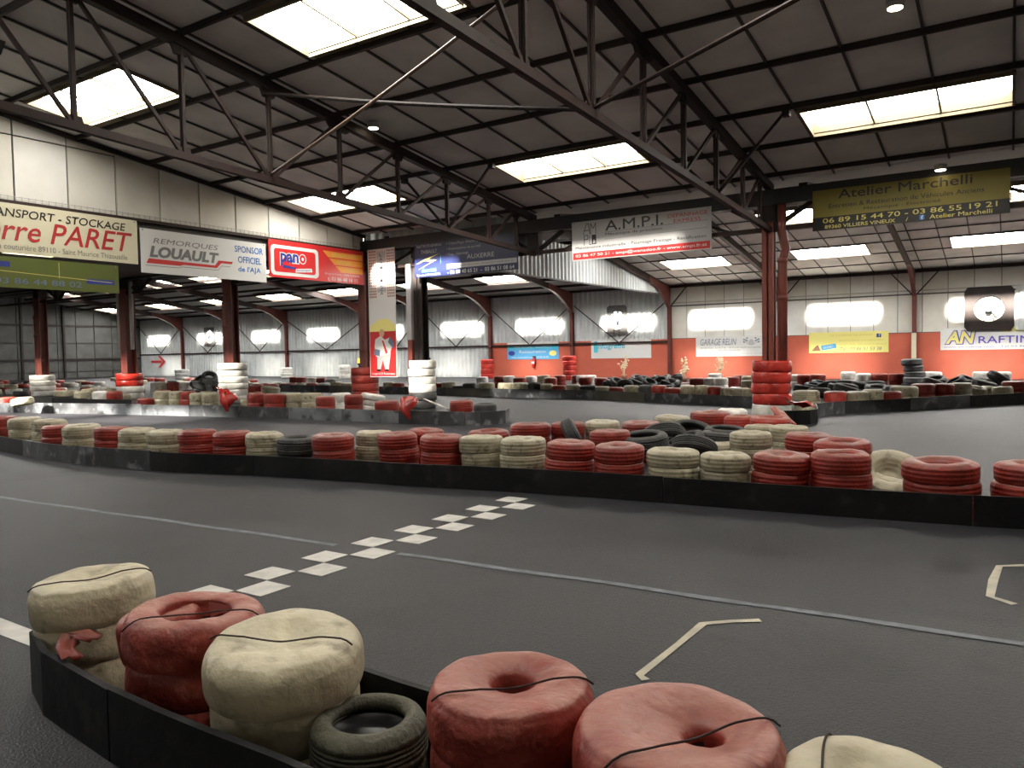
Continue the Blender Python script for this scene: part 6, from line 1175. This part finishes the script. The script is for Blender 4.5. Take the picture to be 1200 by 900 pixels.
# ---------------------------------------------------------------- track barriers
def barrier(pts, h, m, label, seg=1.6, th=.03, lean=0):
    """boards bent along a plan curve; each board is a part"""
    P = [Vector((p[0], p[1], 0)) for p in pts]; d = [0]
    for a, b_ in zip(P, P[1:]): d.append(d[-1] + (b_ - a).length)
    def at(s_):
        for i in range(len(P) - 1):
            if s_ <= d[i + 1] or i == len(P) - 2: return P[i].lerp(P[i + 1], (s_ - d[i]) / (d[i + 1] - d[i]))
    n = max(1, round(d[-1] / seg)); r = empty('track_barrier', tuple(P[0]), 0, label, 'barrier')
    for k in range(n):
        a, b_ = d[-1] * k / n + .006, d[-1] * (k + 1) / n - .006; b = MB(); q = 5; base = len(b.v); hh = h + rnd.uniform(-.012, .012)
        for i in range(q + 1):
            s_ = a + (b_ - a) * i / q; p = at(s_); t = (at(min(s_ + .05, d[-1])) - at(max(s_ - .05, 0))).normalized(); nn = Vector((-t.y, t.x, 0)) * th / 2; o = p - P[0]
            b.v += [tuple(o + nn), tuple(o - nn), tuple(o - nn + Vector((0, 0, hh))), tuple(o + nn + Vector((0, 0, hh)))]
        for i in range(q):
            c = 4 * i
            b.f += [(c + j, c + (j + 1) % 4, c + 4 + (j + 1) % 4, c + 4 + j) for j in range(4)]
        b.f += [(0, 3, 2, 1), (4 * q, 4 * q + 1, 4 * q + 2, 4 * q + 3)]
        mm = m if isinstance(m, str) else m[k % len(m)]
        bo = b.put('board', mm, r)
        p = at((a + b_) / 2) - P[0]; t = (at((a + b_) / 2 + .02) - at((a + b_) / 2 - .02)).normalized()
        for zz in (h - .06,):
            for e_ in (a + .08, b_ - .08):
                p = at(e_) - P[0]; MB().tube([tuple(p + Vector((t.y, -t.x, 0)) * (th / 2 + .006) + Vector((0, 0, zz))), tuple(p - Vector((t.y, -t.x, 0)) * (th / 2 + .006) + Vector((0, 0, zz)))], .012, 6).put('bolt', 'pipe_grey', bo) if seg < 1.7 and P[0].y < 9 else None
    return r
barrier([(-17.5, 6.8), (-15.1, 6.45), (-13.2, 6.2), (-11.74, 6.17), (-9.88, 6.36), (-8.51, 6.7)],.27,['board_scuffed', 'board_black', 'board_scuffed'],'left scuffed part of the long barrier behind the pale track line',1.7)
barrier([(-8.51, 6.7), (-7.0, 6.96), (-6.34, 7.02), (-5.41, 7.18), (-4.76, 7.3), (-3.78, 7.44), (-2.83, 7.53), (-1.98, 7.6), (-1.22, 7.68), (-0.21, 7.82), (0.1, 7.88), (2.2, 8.2), (5.2, 8.7)],0.27,'board_black','long black board barrier running across behind the start line',2.6)
barrier([(-31, 10.7), (-26.4, 11.3), (-24.8, 11.6), (-22.5, 12.1), (-19.5, 12.64), (-16.6, 13.08), (-14.7, 13.2), (-13.4, 13.3), (-11.45, 13.35), (-10.2, 13.45), (-9.65, 13.7), (-9.45, 14.2), (-9.8, 14.9)],0.3,['board_scuffed', 'board_grey', 'board_grey', 'board_scuffed'],'scuffed grey board barrier before the left columns',1.7)
barrier([(-27.5, 13.4), (-25.3, 13.5), (-23.4, 13.8)],0.3,'board_black','short black board standing behind the left end of the middle barrier',1.7)
barrier([(-33, 22.9), (-27.3, 23.1), (-22.6, 23.2), (-18, 22.9), (-14.6, 22.55), (-12.2, 22.6), (-11.4, 22.5), (-9.5, 21.8), (-7.6, 21.3), (-5.9, 20.8), (-5.2, 20.6)],0.3,['board_scuffed', 'board_wood', 'board_scuffed'],'far curved board barrier before the red wall',2.2)
barrier([(-4.1, 16.2), (-3.5, 16.45), (-3.4, 17.0), (-3.75, 18.5), (-3.45, 19.3), (-2.42, 20.5), (-0.99, 22.3), (0.29, 24.0), (3.2, 26.5)],0.3,['board_black', 'board_scuffed'],'dark board barrier round the island nose and far right bend',1.8)
barrier([(-4.2, 2.38), (-4.14, 2.08), (-4.03, 1.84), (-3.85, 1.73), (-3.6, 1.69), (-3.29, 1.66), (-2.84, 1.62), (-2.33, 1.62), (-1.92, 1.63), (-1.2, 1.6), (-0.4, 1.5), (0.3, 1.45)],0.3,'board_black','curved black barrier board around the foreground tires',1.9)
barrier([(-2.75, 2.34), (-2.24, 2.26), (-1.89, 2.26), (-0.9, 2.2399999999999998)],.30,'board_black','black barrier board on the track side of the foreground tires',1.9)
# ---------------------------------------------------------------- foreground tires
def fg_bundle(x, y, r, zt, m, label, tilt=(0, 0), hole=None, seed=0, string=None, n=3, rz=0, neck=.045, sh=None):
    e = empty('tire_bundle', (x, y, 0), rz, label, 'tires'); e.rotation_euler = (tilt[0], tilt[1], rz); h = zt / n
    for i in range(n):
        last = i == n - 1; nf = fnoise(seed + i, .007, 6, 5); top = 'flat' if last else 'in'
        fine = fnoise(seed + 31 + i, .004, 12, 26); nf2 = lambda t, z, nf=nf, fine=fine: nf(t, z) + fine(t * 1, z)
        h0, h1 = i * h, (i + 1) * h; R = (1 if i == n - 1 else .955) - .02 * ((i + seed) % 2)
        prof = []
        N_ = 16
        for k in range(N_ + 1):
            u = k / N_; rr = R * (1 - neck * (abs(2 * u - 1)) ** 3.2 * (1 if not last or u < .5 else 1.5)); prof.append((rr * r, h0 + u * (h1 - h0)))
        if last:
            c = [(.905, .010), (.875, .017), (.82, .022), (.74, .025), (.62, .025), (.52, .021), (.44, .014), (.36, .006), (.26, .0), (.16, -.004), (.001, -.006)]
            if hole: hr, hd = hole; c = [(.905, .010), (.875, .017), (.82, .022), (.70, .024), (.58, .018), (.50, .006), (hr + .06, -.012), (hr + .02, -.028), (hr, -.05), (hr - .01, -.09), (hr - .02, -hd), (.001, -hd)]
            prof += [(a * r, h1 + b_) for a, b_ in c]
        zr = random.Random(seed); ph = zr.uniform(0, 6)
        nz = (lambda t, q, ph=ph: .003 * math.sin(2 * t + ph) + .0022 * math.sin(5 * t + 2 * ph + q * 14) + .0014 * math.sin(11 * t + q * 30)) if last else None
        def NZ(t, q, nz=nz): return nz(t, q) * min(1, q / (.6 * r))
        V_, F = lathe(prof, 96, nf2, NZ if last else None)
        if last and hole and sh:
            V_ = [(x_ + sh[0] * r * max(0, 1 - math.hypot(x_, y_) / (.9 * r)), y_ + sh[1] * r * max(0, 1 - math.hypot(x_, y_) / (.9 * r)), z_) if (z_ > zt - .12 or math.hypot(x_, y_) < .5 * r) else (x_, y_, z_) for x_, y_, z_ in V_]
        me_obj('wrapped_tire', V_, F, m, e, True)
    if hole:
        V_, F = lathe([(hole[0] * r * .98, zt - .06), (hole[0] * r * .9, zt - .11), (.001, zt - .11)], 30); hh_ = me_obj('hole_shade', V_, F, 'dark_inside', e, True); s2 = (sh[0] * r * .85, sh[1] * r * .85, 0) if sh else (0, 0, 0); hh_.location = s2  # near-black cup set in the hole, painting the shade inside it
        for k in range(1 if hole[0] > .4 else 0):   # torn flap of plastic at the rim of the hole
            t = k * 2.1 + seed; c_, s_ = math.cos(t), math.sin(t); hr = hole[0] * r; w_ = .5
            p1 = (hr * 1.12 * math.cos(t - w_), hr * 1.12 * math.sin(t - w_), zt - .0); p2 = (hr * 1.12 * math.cos(t + w_), hr * 1.12 * math.sin(t + w_), zt - .0)
            MB().quad(p1, p2, (hr * .78 * math.cos(t + .2), hr * .78 * math.sin(t + .2), zt - .06 - .01 * k)).put('torn_flap', 'torn', e).location = s2
    if string:
        a0, off = string; b = MB(); pts = []
        for i in range(25):
            u = (-1 + 2 * i / 24) * .955; X = u * r * .985; Yo = off * r + .05 * r * math.sin(u * 3); q = math.hypot(X, Yo)
            zz = zt + (.034 - .05 * max(0, .5 - q / r)) if q < .8 * r else zt + .032 - (q / r - .8) ** 2 * 3.0 * r
            pts.append((X * math.cos(a0) - Yo * math.sin(a0), X * math.sin(a0) + Yo * math.cos(a0), zz))
        b.tube(pts, .0035, 6); b.put('binding_string', 'string', e, True)
    return e
FG = [(-3.809, 2.037, 0.285, 0.5), (-2.964, 1.973, 0.291, 0.5), (-2.369, 1.989, 0.3, 0.5), (-1.933, 1.985, 0.211, 0.3), (-1.379, 2.077, 0.282, 0.5), (-0.809, 2.071, 0.311, 0.5), (-0.297, 2.14, 0.239, 0.46)]
fg_bundle(*FG[0], 'cream_dusty', 'cream wrapped tire bundle at the far left end of the near barrier', (.03, -.04), None, 3, (1.0, -.2))
e = fg_bundle(*FG[1], 'red_wrap_dusty', 'dark red tire bundle with a torn open top, between two cream ones', (-.05, .03), (.46, .3), 8, (.9, -.45))
V_, F = lathe([(r * .18, z) for r, z in bulge(0, .19, 1, 'flat')], 40, fnoise(5, .05)); o = me_obj('slumped_wrap', V_, F, 'red_wrap_dusty', e, True); o.location = (-.215, .0, .27); o.rotation_euler = (.1, -.15, 0)
fg_bundle(*FG[2], 'cream_dusty', 'large cream wrapped tire bundle beside the bare black tire', (.06, .05), None, 12, (.45, -.1))
fg_bundle(*FG[4], 'red_wrap_dusty', 'middle foreground red tire bundle with string across its small opening', (0, 0), (.24, .2), 21, (.75, -.25), sh=(-.12, .26))
fg_bundle(*FG[5], 'red_wrap_dusty', 'largest red tire bundle in the front, nearest the camera', (0, .02), (.17, .2), 27, (.95, -.3), sh=(.26, .16))
fg_bundle(*FG[6], 'cream_dusty', 'cream tire bundle cut off by the bottom edge at right', (0, 0), None, 35, (1.6, .5))
x, y, r, zt = FG[3]
e = empty('tire', (x, y, 0), 0, 'bare dusty black tire holding dark plastic, between cream and red bundles', 'tire')
for i, (m, h0) in enumerate((('rubber_dusty', zt - .17), ('rubber_dusty', zt - .34))):
    me = tire_mesh('rubber_dusty', .19, 5); o = link('casing', me, e, (0, 0, max(h0, .0)), (0, 0, i), (r / .3, r / .3, .88))
    if h0 < .02: break
V_, F = lathe([(.2 * r / .3, zt - .05), (.17 * r / .3, zt - .062), (.08, zt - .07), (.001, zt - .068)], 40, None); me_obj('plastic_liner', V_, F, 'dark_inside', e, True)
# torn red plastic strips hanging over barriers
def sheet(name, pts, w_, m, label, seed=0):
    b = MB(); r = random.Random(seed); P = [Vector(p) for p in pts]; K = 7
    for i, p in enumerate(P):
        d = (P[min(i + 1, len(P) - 1)] - P[max(i - 1, 0)]).normalized(); s_ = d.cross(Vector((.3, .2, 1))).normalized()
        ww = w_[i] if isinstance(w_, (list, tuple)) else w_
        for k in range(K): b.v.append(tuple(p + s_ * (k / (K - 1) - .5) * ww + Vector((r.uniform(-1, 1), r.uniform(-1, 1), r.uniform(-1, 1))) * ww * .07 + d.cross(s_) * ww * .12 * math.sin(k * 1.9 + i)))
    for i in range(len(P) - 1):
        for k in range(K - 1): c = i * K + k; b.f.append((c, c + 1, c + K + 1, c + K))
    o = b.put(name, m, None, True); md = o.modifiers.new('thick', 'SOLIDIFY'); md.thickness = .006
    return tag(o, label, 'plastic')
sheet('plastic_sheet',[(-17.665, 13.0, 0.738), (-17.122, 12.75, 0.623), (-17.09, 12.72, 0.447), (-17.146, 12.7, 0.202)],[0.5, 0.62, 0.62, 0.45],'red_gloss','crumpled red plastic hanging over the board under the tall white wrap',2)
sheet('plastic_sheet',[(-11.505, 13.6, 0.583), (-11.351, 13.15, 0.536), (-11.389, 13.1, 0.347), (-11.27, 13.1, 0.14)],[0.2, 0.4, 0.4, 0.12],'red_gloss','crumpled red plastic hanging below the white column wrap',4)
sheet('plastic_sheet',[(-11.343, 13.8, 0.495), (-10.963, 13.7, 0.431), (-10.647, 13.7, 0.342)],[0.3, 0.3, 0.15],'white_wrap','pale plastic scrap on the middle barrier left of the last red stack',5)
sheet('plastic_sheet',[(-3.679, 14.6, 0.473), (-3.498, 14.3, 0.405), (-3.346, 14.1, 0.303), (-3.206, 14.0, 0.241)],[0.3, 0.42, 0.4, 0.2],'red_wrap_dusty','crumpled red plastic at the foot of the shiny red column stack',6)
sheet('plastic_sheet',[(-3.869, 16.6, 0.469), (-3.631, 16.3, 0.423), (-3.411, 16.2, 0.469), (-3.313, 16.2, 0.386)],[0.3, 0.25, 0.25, 0.15],'red_gloss','red plastic scrap on the island nose beside the column stack',7)
sheet('torn_strip',[(-3.459, 1.83, 0.34), (-3.527, 1.813, 0.36), (-3.577, 1.785, 0.34), (-3.499, 1.719, 0.33), (-3.409, 1.698, 0.31)],[0.07, 0.11, 0.1, 0.07, 0.09],'red_wrap','torn red plastic strip curling over the near barrier board',9)
# fire extinguishers on the far wall
def extinguisher(x, z, label):
    r = empty('fire_extinguisher', (x, YW - .22, z), 0, label, 'extinguisher')
    V_, F = lathe([(.001, 0), (.09, 0), (.1, .03), (.1, .48), (.08, .56), (.03, .6), (.001, .6)], 16); me_obj('cylinder', V_, F, 'ext_red', r, True)
    MB().box((-.03, -.03, .6), (.03, .03, .68)).bar((-.1, 0, .7), (.1, 0, .67), .03, .02).put('valve', 'black_metal', r); va = r.children[-1]
    MB().tube([(.03, 0, .66), (.13, 0, .62), (.15, 0, .4), (.13, 0, .2)], .015, 6).put('hose', 'black_metal', va, True)
    MB().box((-.101, -.102, .22), (.101, -.07, .36)).put('label_band', 'p_white', r)
    MB().box((-.08, .1, .1), (.08, .17, .7)).put('wall_bracket', 'black_metal', r)
extinguisher(-24.6, .62, 'red fire extinguisher on the red wall below the white banner')
extinguisher(-32.9, .60, 'red fire extinguisher before the corrugated wall beside the dark column')
# dried pale plants behind the black heap
def plant(x, y, h, seed, label):
    r = empty('dried_plant', (x, y, 0), 0, label, 'plant'); q = random.Random(seed); st = MB(); fl = MB()
    for k in range(9):
        a = q.uniform(0, 6.28); hh = h * q.uniform(.5, 1); sp = q.uniform(.05, .3); p0 = Vector((0, 0, 0)); p1 = Vector((sp * .3 * math.cos(a), sp * .3 * math.sin(a), hh * .6)); p2 = Vector((sp * math.cos(a), sp * math.sin(a), hh))
        st.tube([p0, p1, p2], .012, 5)
        for j in range(7):
            c = p1.lerp(p2, q.random()) + Vector((q.uniform(-.09, .09), q.uniform(-.09, .09), q.uniform(-.08, .08))); s_ = q.uniform(.03, .06)
            k0 = len(fl.v); fl.v += [tuple(c + Vector(d) * s_) for d in ((1, 0, 0), (-1, 0, 0), (0, 1, 0), (0, -1, 0), (0, 0, 1), (0, 0, -1))]
            fl.f += [(k0 + a_, k0 + b_, k0 + c_) for a_, b_, c_ in ((0, 2, 4), (2, 1, 4), (1, 3, 4), (3, 0, 4), (2, 0, 5), (1, 2, 5), (3, 1, 5), (0, 3, 5))]
    st.put('stem', 'twig', r); fl.put('blossom', 'twig', r)
    V_, F = lathe([(.001, 0), (.12, 0), (.16, .28), (.14, .28), (.001, .25)], 14); me_obj('pot', V_, F, 'p_brown', r, True)
plant(-17.6, 38.2, 1.45, 1, 'tall thin dried pale plant left, before the red wall')
plant(-13.2, 35.5, 1.15, 2, 'bushy dried pale plant, shortest of three before the red wall')
plant(-12.1, 37.5, 1.5, 3, 'tall dried pale plant below the white garage banner')
# beacon on the red stack by the pizza banner
bx = empty('warning_beacon', (-17.4, 17.9, 1.27), 0, 'small amber beacon glowing on the red tire stack beside the column', 'beacon')
MB().tube([(0, 0, 0), (0, 0, .06)], .09, 14).put('base', 'black_metal', bx, True); V_, F = lathe([(.08, .06), (.08, .14), (.06, .2), (.001, .22)], 14); me_obj('dome', V_, F, 'beacon', bx, True)
post = tag(MB().box((-17.44, 17.86, 0), (-17.36, 17.94, 1.27)).put('beacon_post', 'steel_dark'), 'thin dark post carrying the amber beacon', 'post')
